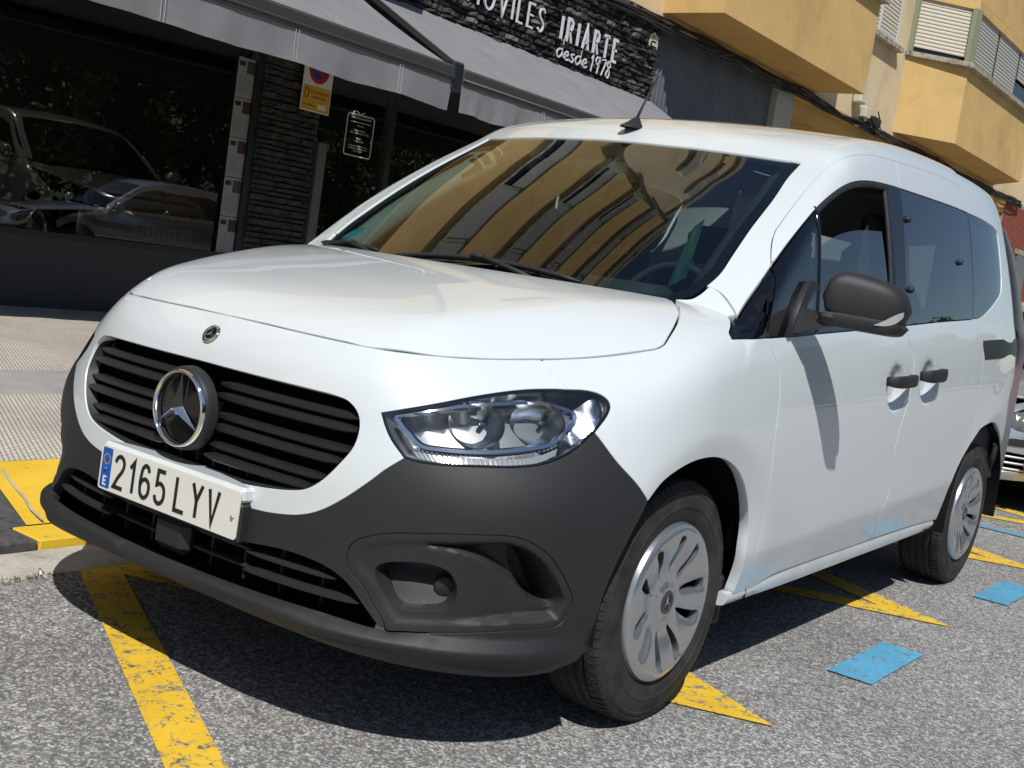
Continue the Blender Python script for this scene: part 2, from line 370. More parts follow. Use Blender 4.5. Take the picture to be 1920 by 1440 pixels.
def lift(Q,mode,Gf,L=1.35,n=70):
    if mode=='z': L,n=2.1,110
    o,d=rays(Q,mode); N=len(Q); done=np.zeros(N,bool); hit=np.full(N,L); ts=np.linspace(0,L,n); h=ts[1]
    for t in ts:
        g=Gf(o+d*t); c=(~done)&(g<=0); hit[c]=t; done|=c
        if done.all(): break
    a=hit-h;b=hit.copy()
    for _ in range(22):
        m_=(a+b)/2; s=Gf(o+d*m_[:,None])>0; a=np.where(s,m_,a); b=np.where(s,b,m_)
    return o+d*((a+b)/2)[:,None]
def grad(P,Gf,e=2e-3):
    n=np.stack([Gf(P+np.eye(3)[i]*e)-Gf(P-np.eye(3)[i]*e) for i in range(3)],1); return n/(np.linalg.norm(n,axis=1)[:,None]+1e-12)
def inside(Q,poly):
    x,y=Q[:,0],Q[:,1]; r=np.zeros(len(Q),bool); a=poly; b=np.roll(poly,-1,axis=0)
    for (x0,y0),(x1,y1) in zip(a,b):
        if y0==y1: continue
        c=((y0>y)!=(y1>y)); r^=c&(x<(x1-x0)*(y-y0)/(y1-y0)+x0)
    return r
def pdist(Q,poly,closed=True):
    d=np.full(len(Q),1e9); a=poly if closed else poly[:-1]; b=np.roll(poly,-1,axis=0) if closed else poly[1:]
    for p,q in zip(a,b):
        w=q-p; t=np.clip(((Q-p)@w)/(w@w+1e-15),0,1); d=np.minimum(d,np.linalg.norm(Q-p-t[:,None]*w,axis=1))
    return d
def sdist(Q,poly): d=pdist(Q,poly); return np.where(inside(Q,poly),d,-d)   # + inside
def shrink(poly,g):
    a=np.roll(poly,1,axis=0); b=np.roll(poly,-1,axis=0); d1=poly-a; d2=b-poly
    d1/=np.linalg.norm(d1,axis=1)[:,None]+1e-12; d2/=np.linalg.norm(d2,axis=1)[:,None]+1e-12
    area=.5*np.sum(poly[:,0]*b[:,1]-b[:,0]*poly[:,1]); s=1 if area>0 else -1
    n1=np.stack([-d1[:,1],d1[:,0]],1)*s; n2=np.stack([-d2[:,1],d2[:,0]],1)*s; n=n1+n2; n/=np.linalg.norm(n,axis=1)[:,None]+1e-12
    k=1/np.maximum((n*n1).sum(1),.5); return poly+n*(g*k)[:,None]
def clean(poly,tol=1e-3):
    out=[poly[0]]
    for p in poly[1:]:
        if np.linalg.norm(p-out[-1])>tol: out.append(p)
    if np.linalg.norm(out[0]-out[-1])<=tol: out.pop()
    return np.array(out)
def triangulate(polys,holes,h,extra=()):
    V=[];E=[]
    for p in polys+holes+list(extra):
        n=len(V); V+=[tuple(q) for q in p]; m_=len(p); E+=[(n+i,n+(i+1)%m_) for i in range(m_)]
    allp=np.concatenate(polys); lo=allp.min(0); hi=allp.max(0); gx=[]
    ys=np.arange(lo[1]+h*.5,hi[1],h*.866)
    for k,yy in enumerate(ys): gx.append(np.stack([np.arange(lo[0]+h*(.25+.5*(k%2)),hi[0],h),np.full(len(np.arange(lo[0]+h*(.25+.5*(k%2)),hi[0],h)),yy)],1))
    Gd=np.concatenate(gx) if gx else np.zeros((0,2))
    if len(Gd):
        ok=np.zeros(len(Gd),bool)
        for p in polys: ok|=inside(Gd,p)&(pdist(Gd,p)>h*.55)
        for p in holes: ok&=~inside(Gd,p)&(pdist(Gd,p)>h*.55)
        for p in extra: ok&=(pdist(Gd,p)>h*.45)
        Gd=Gd[ok]; V+=[tuple(q) for q in Gd]
    r=delaunay_2d_cdt([Vector(v) for v in V],E,[],0,1e-7)
    Q=np.array([tuple(v) for v in r[0]]); F=np.array([f for f in r[2] if len(f)==3]); c=Q[F].mean(1)
    ok=np.zeros(len(F),bool)
    for p in polys: ok|=inside(c,p)
    for p in holes: ok&=~inside(c,p)
    return Q,F[ok]
def mirror_poly(half): return np.concatenate([half,(half*np.array((-1,1,1)))[::-1]])
def panel(name,polys,mode,m,parent,Gf,holes=(),h=.022,gap=.0018,skirt=.014,off=0.,disp=None,mirror=False,flip=False,extra=()):
    """polys/holes: lists of 3D outlines lying on the body; returns [object] or [object, mirrored object]"""
    P2=[shrink(clean(to_param(p,mode)),gap) for p in polys]; H2=[shrink(clean(to_param(p,mode)),-gap) for p in holes]
    Q,F=triangulate(P2,H2,h,extra); used=np.unique(F); re=-np.ones(len(Q),int); re[used]=np.arange(len(used)); Q=Q[used]; F=re[F]
    P=lift(Q,mode,Gf); N=grad(P,Gf); P=P-N*off
    if disp is not None:
        P=P-N*disp(Q,P)[:,None]
    T=P[F]; nf=np.cross(T[:,1]-T[:,0],T[:,2]-T[:,0]); bad=(nf*N[F[:,0]]).sum(1)<0; F[bad]=F[bad][:,::-1]
    if disp is not None:
        nf=np.cross(P[F[:,1]]-P[F[:,0]],P[F[:,2]]-P[F[:,0]]); N=np.zeros_like(P)
        for k in range(3): np.add.at(N,F[:,k],nf)
        N/=np.linalg.norm(N,axis=1)[:,None]+1e-12
    V=list(P); Fs=[tuple(f) for f in F]; Ns=list(N)
    if skirt:
        ed={}
        for f in F:
            for i in range(3): ed[(f[i],f[(i+1)%3])]=1
        bd=[e for e in ed if (e[1],e[0]) not in ed]
        tang={}
        for a,b in bd:
            t=np.cross(P[b]-P[a],N[a]); t/=np.linalg.norm(t)+1e-12
            tang[a]=tang.get(a,0)+t; tang[b]=tang.get(b,0)+t
        top={};mid={};bot={}
        for k,t in tang.items():
            t=t/(np.linalg.norm(t)+1e-12); r=.0022
            top[k]=k
            mid[k]=len(V); V.append(P[k]+t*r*.5-N[k]*r*.5); q=t+N[k]*.5; Ns.append(q/np.linalg.norm(q))
            bot[k]=len(V); V.append(P[k]+t*r*.5-N[k]*skirt); Ns.append(t)
        for a,b in bd: Fs+= [(a,mid[a],mid[b],b),(mid[a],bot[a],bot[b],mid[b])]
    out=[]
    V=np.array(V); Ns=np.array(Ns)
    if flip: V=V*np.array((-1,1,1)); Ns=Ns*np.array((-1,1,1)); Fs=[f[::-1] for f in Fs]
    nn=None if len(extra) else Ns
    out.append(mesh(name,V,Fs,m,parent,True,normals=nn))
    if nn is None: smooth_angle(out[-1],38)
    if mirror:
        out.append(mesh(name,V*np.array((-1,1,1)),[f[::-1] for f in Fs],m,parent if not isinstance(mirror,bpy.types.Object) else mirror,True,normals=None if nn is None else Ns*np.array((-1,1,1))))
        if nn is None: smooth_angle(out[-1],38)
    return out
# ---------------------------------------------------------------- ground, road, pavement
def asphalt_nodes(m,base=1.0):
    co=texco(m); n,l,b=nodes(m)
    v=voro(m,co,150,'F1','Color'); sp=n.new('ShaderNodeSeparateColor'); l.new(v,sp.inputs[0])
    st=ramp(m,sp.outputs[0],[(0,.19*base),(.35,(.26*base,.255*base,.25*base)),(.6,(.385*base,.38*base,.365*base)),(.8,(.53*base,.52*base,.495*base)),(1,(.70*base,.69*base,.655*base))])
    d=voro(m,co,150,'DISTANCE_TO_EDGE'); e=ramp(m,d,[(0,.45),(.10,1.0)])
    big=mixc(m,1,ramp(m,noise(m,co,1.3,6,.6),[(.3,.80),(.7,1.12)]),ramp(m,noise(m,co,4.5,4,.7),[(.30,.72),(.42,1.0)]),'MULTIPLY'); fine=ramp(m,noise(m,co,38,3),[(.3,.72),(.75,1.2)])
    c=mixc(m,1,st,e,'MULTIPLY'); c=mixc(m,1,c,big,'MULTIPLY'); c=mixc(m,1,c,fine,'MULTIPLY')
    return co,c,sp.outputs[0],d
M_road=mat('asphalt',(.12,.12,.12),.88,spec=.3)
co,c,hv,hd=asphalt_nodes(M_road,.95)
# oil stains with a shape of their own
n,l,b=nodes(M_road); mp=n.new('ShaderNodeMapping'); mp.inputs['Location'].default_value=(.43,1.24,0); t=n.new('ShaderNodeTexCoord'); l.new(t.outputs['Object'],mp.inputs[0]); ln=n.new('ShaderNodeVectorMath'); ln.operation='LENGTH'; l.new(mp.outputs[0],ln.inputs[0])
sd=math_(M_road,'ADD',ln.outputs['Value'],math_(M_road,'MULTIPLY',noise(M_road,co,14,4),.16)); stn=ramp(M_road,sd,[(.10,(.55,.46,.40)),(.20,(1,1,1))])
setc(M_road,mixc(M_road,1,c,stn,'MULTIPLY')); bump(M_road,hv,.5,.004)
def paint_mat(name,col,wear=.5):
    m=mat(name,col,.7,spec=.35); co,c,hv,hd=asphalt_nodes(m,.7)
    w=noise(m,co,22,6,.7); w2=noise(m,co,90,4,.7); f=ramp(m,math_(m,'ADD',math_(m,'MULTIPLY',w,.55),math_(m,'MULTIPLY',w2,.45)),[(wear-.035,1),(wear+.035,0)])
    tone=ramp(m,noise(m,co,5,4),[(.3,tuple(x*.88 for x in col)),(.7,tuple(min(1,x*1.08) for x in col))])
    setc(m,mixc(m,f,tone,c)); bump(m,hv,.3,.003); return m
M_yel=paint_mat('worn_yellow_paint',(.84,.54,.04),.452); M_blu=paint_mat('worn_blue_paint',(.10,.37,.57),.44)
def sheet(name,poly,z,m,parent=None,kind=None):
    o=mesh(name,[(x,y,z if not callable(z) else z(x)) for x,y in poly],[tuple(range(len(poly)))],m,parent)
    if kind: o['kind']=kind
    return o
M_gr=mat('bare_ground',(.10,.10,.085),.95)
sheet('ground',[(-900,-900),(900,-900),(900,900),(-900,900)],-.06,M_gr,kind='structure')
road=sheet('road',[(-.80,-90),(11,-90),(11,160),(-.80,160)],0,M_road,kind='structure')
# zigzag yellow line of the loading bay
PITCH=1.636; XO,XI=1.105,-.80
for k in range(-1,8):
    ty=.275+PITCH*k
    for s in (1,-1):
        # outer edge runs from the tip, inner edge parallel to it
        sl=.489 if s>0 else .41; yw=.138; z=.004 if s>0 else .0046; xm=XO-yw/sl
        P=[(XO,ty,z),(XI,ty+s*sl*(XO-XI),z),(XI,ty+s*(sl*(XO-XI)-yw),z),(xm,ty,z)]
        mesh('zigzag_line',P if s<0 else P[::-1],[(0,1,2,3)],M_yel,road)
for k in range(0,6):
    y=.90+1.655*k; sheet('blue_dash',[(1.006,y),(1.15,y),(1.15,y+.515),(1.006,y+.515)],.005,M_blu,road)
sheet('blue_bay_line',[(-.78,4.47),(1.15,4.47),(1.15,4.56),(-.78,4.56)],.0055,M_blu,road)
# gutter and kerb
M_conc=mat('gutter_concrete',(.36,.35,.31),.9); co=texco(M_conc); setc(M_conc,ramp(M_conc,math_(M_conc,'ADD',math_(M_conc,'MULTIPLY',noise(M_conc,co,6,6),.6),math_(M_conc,'MULTIPLY',noise(M_conc,co,60,4),.4)),[(.33,(.30,.285,.25)),(.5,(.46,.445,.39)),(.66,(.58,.555,.50))])); bump(M_conc,noise(M_conc,co,120,4),.35,.004)
gut=sheet('gutter',[(-1.05,-90),(-.80,-90),(-.80,160),(-1.05,160)],-.012,M_conc,kind='structure')
M_ky=mat('yellow_kerb_paint',(.74,.47,.035),.7); co=texco(M_ky); f=ramp(M_ky,noise(M_ky,co,16,8,.75),[(.30,1),(.40,0)]); setc(M_ky,mixc(M_ky,f,ramp(M_ky,noise(M_ky,co,4,4),[(.3,(.76,.49,.03)),(.7,(.88,.58,.05))]),(.22,.19,.12))); bump(M_ky,noise(M_ky,co,140,4),.4,.003)
M_kd=mat('worn_dark_kerb',(.075,.075,.078),.9); co=texco(M_kd); setc(M_kd,ramp(M_kd,noise(M_kd,co,30,6),[(.3,(.045,.045,.048)),(.7,(.11,.11,.11))])); bump(M_kd,noise(M_kd,co,120,4),.4,.004)
kerb=sheet('kerb',[(-1.22,-90),(-1.06,-90),(-1.06,160),(-1.22,160)],-.01,M_kd,kind='structure')
def PZ(x): return .033+.10*max(0,(-1.05-x))/5.95
for k in range(-14,32):
    y0=-.555+.985*k; m=M_ky if 0<=k<6 else M_kd
    q=MB(); q.bbox((-1.21,y0+.004,-.05),(-1.045,y0+.981,.0318),.004); q.obj('kerb_stone',m,kerb)
    if -6<=k<14:
        q=MB(); q.bbox((-1.040,y0+.006+.3,-.05),(-.803,y0+.980+.3,.003),.004); q.obj('gutter_slab',M_conc,gut)
M_patch=M_kd
M_tile=mat('ribbed_paving',(.34,.31,.27),.85)
def tile_nodes(m,c1,c2):
    co=texco(m,'Object',(1,1,1),(0,0,0)); n,l,b=nodes(m)
    br=n.new('ShaderNodeTexBrick'); br.inputs['Scale'].default_value=1; br.offset=.5; br.inputs['Brick Width'].default_value=.052; br.inputs['Row Height'].default_value=.021; br.inputs['Mortar Size'].default_value=.0032; br.inputs['Mortar Smooth'].default_value=.3
    br.inputs['Color1'].default_value=(*c1,1); br.inputs['Color2'].default_value=(*c2,1); br.inputs['Mortar'].default_value=(c1[0]*.34,c1[1]*.33,c1[2]*.32,1)
    mp=n.new('ShaderNodeMapping'); mp.inputs['Rotation'].default_value=(0,0,R(24)); l.new(co,mp.inputs[0]); l.new(mp.outputs[0],br.inputs['Vector'])
    big=ramp(m,noise(m,co,1.1,6),[(.3,.78),(.7,1.1)]); setc(m,mixc(m,1,br.outputs['Color'],big,'MULTIPLY')); bump(m,br.outputs['Fac'],-.6,.004)
tile_nodes(M_tile,(.60,.56,.49),(.52,.48,.42))
M_band=mat('smooth_paving_band',(.23,.22,.21),.85); co=texco(M_band); setc(M_band,ramp(M_band,noise(M_band,co,7,6),[(.3,(.29,.28,.275)),(.7,(.38,.37,.35))]))
pv=sheet('pavement',[(-2.02,-90),(-3.32,-90),(-3.32,160),(-2.02,160)][::-1],PZ,M_tile,kind='structure')
sheet('pavement_band',[(-3.32,-90),(-4.02,-90),(-4.02,160),(-3.32,160)][::-1],PZ,M_band,pv)
M_tile2=mat('ribbed_paving_far',(.36,.33,.29),.85); tile_nodes(M_tile2,(.62,.57,.48),(.54,.49,.42))
sheet('pavement_far',[(-4.02,-90),(-7.05,-90),(-7.05,160),(-4.02,160)][::-1],PZ,M_tile2,pv)
ramp_=sheet('ramp',[(-1.21,-90),(-2.02,-90),(-2.02,160),(-1.21,160)][::-1],lambda x:PZ(x)-.006,M_patch,kind='structure')
sheet('yellow_ramp_paint',[(-1.21,-.50),(-2.02,-.21),(-2.02,5.2),(-1.21,5.2)][::-1],lambda x:PZ(x)-.001,M_ky,ramp_)
q=MB(); cr=[(-1.215,-.44),(-1.35,-.40),(-1.5,-.335),(-1.72,-.26),(-2.0,-.15)]
stroke(q,[(x,y) for x,y in cr],.010,(0,0,.0445),(1,0,0),(0,1,.0),.002); q.obj('mortar_joint',M_conc,ramp_)
# weeds along the gutter edge and a cigarette end
wd=MB()
for k in range(260):
    y=-1.35+rng.random()*.72; x=-.80+rng.normal(0,.012); h=.006+.014*rng.random(); a=rng.random()*6.28; w=.0025
    wd.add([(x-w*math.cos(a),y-w*math.sin(a),.001),(x+w*math.cos(a),y+w*math.sin(a),.001),(x+rng.normal(0,.008),y+rng.normal(0,.008),h)],[(0,1,2)])
tag(wd.obj('weeds',mat('dry_weed',(.12,.10,.05),.9)),'dry weeds growing along the gutter edge','weeds',kind='stuff')
cg=empty('cigarette_end',(-.82,-.685,.009),R(62)); tag(cg,'crushed cigarette end with orange filter lying on the gutter edge','cigarette end')
MB().lathe([(.0005,0),(.0045,0),(.0045,.028),(.0005,.028)],10,'y').obj('filter',mat('orange_filter',(.6,.22,.07),.8),cg,True)
MB().lathe([(.0005,-.022),(.0042,-.022),(.0044,0)],10,'y').obj('paper',mat('cigarette_paper',(.75,.73,.68),.8),cg,True)
# ---------------------------------------------------------------- the white van
def cv(*names,step=.014):
    out=[]
    for n in names:
        P=CV[n.lstrip('-')]; P=catmull(P,step)
        if n[0]=='-': P=P[::-1]
        out.append(P)
    return np.concatenate(out)
def cutx(P):
    # drop the part beyond the centre line, end exactly on x=0
    k=P[:,0]>.004; Q=P[k]; return Q
M_paint=mat('white_car_paint',(.665,.722,.745),.36,0,coat=.95,spec=.4,coat_rough=.015)
_c=texco(M_paint); _n,_l,_b=nodes(M_paint); _s=_n.new('ShaderNodeSeparateXYZ'); _l.new(_c,_s.inputs[0])
_f=math_(M_paint,'MULTIPLY',ramp(M_paint,_s.outputs[2],[(.27,.34),(.55,0)]),ramp(M_paint,noise(M_paint,_c,5,6,.65),[(.42,0),(.7,1)]))   # road dust along the sills
setc(M_paint,mixc(M_paint,_f,(.665,.722,.745),(.36,.33,.29)))
M_black=mat('textured_black_plastic',(.022,.023,.025),.55,spec=.42)
_c=texco(M_black); bump(M_black,noise(M_black,_c,900,2),.12,.001)
M_gloss=mat('gloss_black',(.006,.006,.007),.08,spec=.5)
M_dark=mat('dark_void',(.004,.004,.004),.9,spec=.1)
M_rub=mat('tyre_rubber',(.028,.027,.026),.72,spec=.3)
_c=texco(M_rub); setc(M_rub,ramp(M_rub,noise(M_rub,_c,14,5),[(.35,(.022,.021,.02)),(.7,(.052,.049,.045))]))
M_chrome=mat('chrome',(.85,.86,.88),.06,1)
M_silver=mat('silver_paint_wheel',(.50,.52,.54),.26,.8,coat=.4)
M_glass=thinglass('window_glass',(.42,.52,.53)); M_priv=thinglass('rear_window_glass',(.26,.32,.34))
M_ws=thinglass('windscreen_glass',(.60,.74,.69))
M_int=mat('interior_grey_trim',(.17,.18,.18),.7)
M_intd=mat('interior_dark_trim',(.03,.03,.033),.75)
M_fabric=mat('seat_fabric',(.035,.036,.04),.9)
van=empty('passenger_van',(0,0,0)); tag(van,'white five-door passenger van with black bumper parked at the kerb','van')
def VP(name,polys,mode,m,**k): return panel(name,polys,mode,m,k.pop('parent',van),G,**k)

# hood
hf=cutx(CV['hf']); hf=np.concatenate([[[0,-.8,.891]],hf]); hfD=catmull(hf,.014)
xr=np.linspace(.669,0,40); rear=np.stack([xr,.144-.20*(1-(xr/.669)**2),np.full(40,1.08)],1)
hood_half=np.concatenate([hfD,cv('hs')[1:],rear[1:]])
hood=VP('hood',[mirror_poly(hood_half)],'z',M_paint,h=.025,gap=.0035,skirt=.02)[0]
q=MB(); P=hfD-grad(hfD,G)*.011; q.tube(np.concatenate([(P*np.array((-1,1,1)))[::-1],P[1:]]),.0065,6); q.obj('hood_gap_shade',M_dark,van,True)  # black tube added inside the hood gap to stand for its shade
# nose: the white front between hood and black bumper, with the grille opening
wbc=np.concatenate([CV['wb'],[[.12,-.888,.484],[0,-.889,.484]]])
i_seam=7
hfn=hfD[hfD[:,0]<.683]
hl_top=CV['hl_top']; kt=6
nose_half=np.concatenate([hfn,cv('seam'),catmull(hl_top[:kt+1],.012)[::-1],cv('-hl_in'),catmull(wbc,.014)])
gr=cutx(CV['gr']); gr=np.concatenate([[[0,-.866,.780]],gr[gr[:,0]>.05],[[0,-.888,.528]]])
grD=catmull(gr,.01); gr_full=mirror_poly(grD)
nosep=VP('nose_panel',[mirror_poly(nose_half)],'c',M_paint,holes=[gr_full],h=.02,gap=.0012,skirt=.03)[0]
# bumper (black), lower intake, fog panels
xb=np.linspace(.862,0,70); zb_=interp(xb,[0,.27,.41,.55,.68,.82,.9],[.272,.269,.262,.250,.236,.224,.224])
lip=np.stack([xb,-np.sqrt(np.maximum(0,1-(xb/.93)**2))*.8,zb_],1)
Ql=to_param(lip,'c')
lipP=lift(np.stack([np.arctan2(xb,.1+.86-.40*(xb/.86)**4)*.9,zb_],1),'c',G)
bump_half=np.concatenate([catmull(wbc,.014)[::-1],cv('-hl_bot'),cv('bf'),cv('ab'),lipP[1:]])
lg=np.concatenate([[[0,-.893,.402],[.15,-.892,.404]],CV['lg'][:-1]]); lt=np.concatenate([CV['lt'][:-1],[[0,-.911,.311]]])
low_half=np.concatenate([catmull(lg,.012),catmull(lt,.012)])
fogP=catmull(CV['fog'],.012,closed=True)
fogM=fogP*np.array((-1,1,1))
def lipdisp(Q,P):
    # ledge that juts out below the intake
    z=P[:,2]; zt=interp(np.abs(P[:,0]),[0,.3,.6,.75,.95],[.311,.314,.303,.300,.296]); f=sstep(-P[:,1],.35,.6)
    a=zt-z; d=-.024*sstep(a,0.0,.007)*f+.012*sstep(a,.030,.036)*f
    # soft horizontal crease under the headlight
    return d
def fogdisp2(Q,P): return lipdisp(Q,P)
bumper=VP('front_bumper',[mirror_poly(bump_half)],'c',M_black,holes=[mirror_poly(low_half),fogP,fogM[::-1]],h=.014,gap=.001,skirt=.03,disp=lipdisp)[0]
pk=to_param(CV['pocket'],'c'); st=to_param(CV['slot'],'c'); fo=to_param(CV['fog'],'c'); rc=to_param(CV['recess'],'c')
pk=catmull(pk,.006,True); st=catmull(st,.006,True); foD=catmull(fo,.008,True)
dpp=catmull(to_param(CV['deep'],'c'),.006,True)
def fogdisp(Q,P):
    d=sdist(Q,foD); dp=sdist(Q,pk); ds=sdist(Q,st); dd=sdist(Q,dpp)
    u=np.clip((Q[:,0]-.655)/.10,0,1); rim=sstep(d,.015,.030)
    r=rim*(.004+.022*u)                                   # panel floor falls away outboard
    r=r+rim*.026*sstep(dd,-.006,.012)                         # shadowed hollow under the upper rim
    v=np.clip((Q[:,1]-.352)/.085,0,1)
    r=r+.060*np.clip((dp+.003)/.011,0,1)*(.22+.78*v)             # lamp pocket, floor sloping up to the lower lip
    r=r+.055*sstep(ds,-.005,.010)                         # air slot
    return r+.002
fogo=VP('fog_panel',[fogP],'c',M_black,h=.0062,gap=.0018,skirt=.02,extra=[clean(shrink(clean(L_,.0055),o_),.003) for L_,o_ in ((pk,-.003),(pk,.008))],disp=fogdisp,mirror=True,parent=bumper)
bc_=np.array((.722,-.736,.405)); bn_=grad(bc_[None],G)[0]
for s in (1,-1):
    u=Vector((bn_[0]*s,bn_[1],bn_[2])); q=MB().lathe([(.0005,.001),(.020,.001),(.023,-.002),(.024,-.03)],28,'z'); o=q.obj('fog_blank',M_black,bumper,True)
    o.data.transform(Matrix.Translation(Vector((bc_[0]*s,bc_[1],bc_[2]))-u*.036)@u.to_track_quat('Z','Y').to_matrix().to_4x4())
# intake: dark back plate and slats
def surfy(x,z):
    "front surface y at (x,z)"
    x=np.atleast_1d(np.asarray(x,float)); z=np.broadcast_to(np.asarray(z,float),x.shape)
    return lift(np.stack([x,z],1),'y',G)[:,1]
def blade(name,zc,xa,xb,hgt,depth,back,m,parent,drop=0.,n=40,ztop=None,vcurve=0.):
    xs=np.linspace(xa,xb,n); zz=zc+drop*xs*xs+vcurve*np.abs(xs); ys=surfy(xs,zz)+back
    pr=[(0,-.5),(-.0,-.15),(.0,.15),(.25,.5),(1,.45),(1,-.45)]
    V=[];F=[]
    pr=[(0.10,-.5),(0,-.3),(0.0,.25),(.22,.5),(1,.4),(1,-.45)]
    tp=np.minimum(1,np.minimum(xs-xs.min(),xs.max()-xs)/.03*.6+.4)
    for i in range(n):
        for (a,b) in pr: V.append((xs[i],ys[i]+a*depth,zz[i]+b*hgt*tp[i]))
    k=len(pr)
    for i in range(n-1):
        for j in range(k): F.append((i*k+j,(i+1)*k+j,(i+1)*k+(j+1)%k,i*k+(j+1)%k))
    F+= [tuple(range(k)),tuple((n-1)*k+j for j in range(k))[::-1]]
    o=mesh(name,V,F,m,parent); smooth_angle(o,40); return o
bk=MB(); xs=np.linspace(-.62,.62,30)
for za,zbk in ((.28,.44),):
    V=[];F=[]
    for x in xs:
        y=surfy([x],[.36])[0]+.075
        V+=[(x,y,za),(x,y,zbk)]
    for i in range(29): F.append((2*i,2*i+2,2*i+3,2*i+1))
    bk.add(V,F)
bk.obj('intake_back',M_dark,bumper)
for zc,xw in ((.385,.50),(.345,.56)):
    blade('intake_slat',zc,-xw,-.255,.014,.05,.012,M_black,bumper,n=24); blade('intake_slat',zc,.255,xw,.014,.05,.012,M_black,bumper,n=24)
    blade('intake_slat',zc,-.25,.25,.011,.04,.03,M_black,bumper,n=24)
for x in np.linspace(-.45,.45,9): box('intake_rib',(x-.003,surfy([x],[.36])[0]+.04,.31),(x+.003,surfy([x],[.36])[0]+.07,.41),M_black,bumper)
# undertray closes the nose from below
V=[];F=[]; L=lipP[::-1]; k=len(L)
for p in L: V+= [(p[0]*.985,p[1]+.004,p[2]+.012),(p[0]*.93,min(-.40,p[1]*.5-.2),.262)]
for i in range(k-1): F.append((2*i,2*i+2,2*i+3,2*i+1))
V=np.array(V); mesh('undertray',np.concatenate([V,V*np.array((-1,1,1))]),F+[tuple(j+2*k for j in f)[::-1] for f in F],M_black,bumper,True)
q=MB(); q.bbox((-.062,-.897,.318),(.062,-.85,.406),.018); rad=q.obj('sensor_cover',M_black,bumper); rad.location.y=-.0
# upper grille
grille=mesh('grille_frame',*((lambda L: ([tuple(p) for p in np.concatenate([L,L*np.array((.965,1,.965))+np.array((0,.022,.0235))])],[(i,(i+1)%len(L),len(L)+(i+1)%len(L),len(L)+i) for i in range(len(L))]))(np.array([ (p[0],p[1]+.004,p[2]) for p in gr_full]))),M_black,van,True)
V=[];F=[]; xs=np.linspace(-.50,.50,40)
for x in xs:
    for z in (.51,.65,.79): V.append((x,surfy([x],[z])[0]+.065,z))
for i in range(39):
    for j in range(2): F.append((3*i+j,3*i+3+j,3*i+4+j,3*i+1+j))
mesh('grille_back',V,F,M_dark,grille,True)
def gx(z): # half width of the grille opening at height z
    h=grD; return interp(z,[.535,.56,.60,.64,.68,.72,.75,.775],[.30,.39,.44,.472,.488,.488,.476,.43])
M_slat=mat('satin_black_slat',(.016,.016,.017),.38,spec=.5)
for zc,back in ((.738,.018),(.712,.010),(.666,.016),(.640,.008),(.596,.016),(.570,.008)):
    w=float(gx(zc))-.008
    for s in (-1,1):
        a,b=(.07,w) if s>0 else (-w,-.07)
        blade('grille_slat',zc,a,b,.019,.035,back,M_slat,grille,n=22,drop=-.02)
for x in np.linspace(-.42,.42,15):
    box('grille_rib',(x-.002,surfy([x],[.6])[0]+.045,.535),(x+.002,surfy([x],[.6])[0]+.062,.60),M_black,grille)
# emblem in the grille: housing ring, chrome ring, three-pointed star
ec=np.array((0,-.906,.6655))
emb=MB().lathe([(.001,.012),(.078,.012),(.088,.004),(.094,.0),(.0965,.003),(.099,.009),(.101,.030)],56,'y',ec).obj('emblem_housing',M_black,van,True); smooth_angle(emb,40)
ring=MB().lathe([(.0825,-.0),(.084,-.008),(.087,-.0105),(.0905,-.008),(.0925,.0)],56,'y',ec).obj('emblem_ring',M_chrome,emb,True)
mb=MB(); apex=np.array((0,-.024,0)); rs=.0835; rn=.0125
for k in range(3):
    t=math.pi/2+k*2*math.pi/3; tip=np.array((math.cos(t)*rs,-.004,math.sin(t)*rs))
    for s in (-1,1):
        tt=t+s*math.pi/3; nd=np.array((math.cos(tt)*rn,.0,math.sin(tt)*rn)); tri=[apex+ec,tip+ec,nd+ec]
        mb.add(tri,[(0,2,1) if s>0 else (0,1,2)])
mb.obj('emblem_star',mat('bright_star',(.90,.91,.93),.16,1),emb)
disc=MB().lathe([(.001,-.001),(.079,.006)],56,'y',ec).obj('emblem_disc',M_gloss,emb,True)
# small round badge below the hood edge
bc=lift(np.array([[0,.843]]),'y',G)[0]; bn=grad(bc[None],G)[0]; bz=Vector(bn).to_track_quat('Z','Y').to_matrix().to_4x4(); bm=Matrix.Translation(Vector(bc+bn*.001))@bz
b1=MB().lathe([(.0005,.003),(.0155,.003),(.016,.004),(.0235,.0035),(.025,.0)],40,'z').obj('round_badge',M_chrome,van,True); b1.data.transform(bm)
b2=MB().lathe([(.0005,.0036),(.015,.0036)],40,'z').obj('badge_field',M_gloss,b1,True); b2.data.transform(bm)
mb=MB()
for k in range(3):
    # badge local frame: y axis up the panel
    t=math.pi/2+k*2*math.pi/3
    mb.add([(0,0,.0055),(math.cos(t)*.0148,math.sin(t)*.0148,.004),(math.cos(t+math.pi/3)*.0028,math.sin(t+math.pi/3)*.0028,.004),(math.cos(t-math.pi/3)*.0028,math.sin(t-math.pi/3)*.0028,.004)],[(0,1,2),(0,3,1)])
b3=mb.obj('badge_star',M_chrome,b1); b3.data.transform(bm)
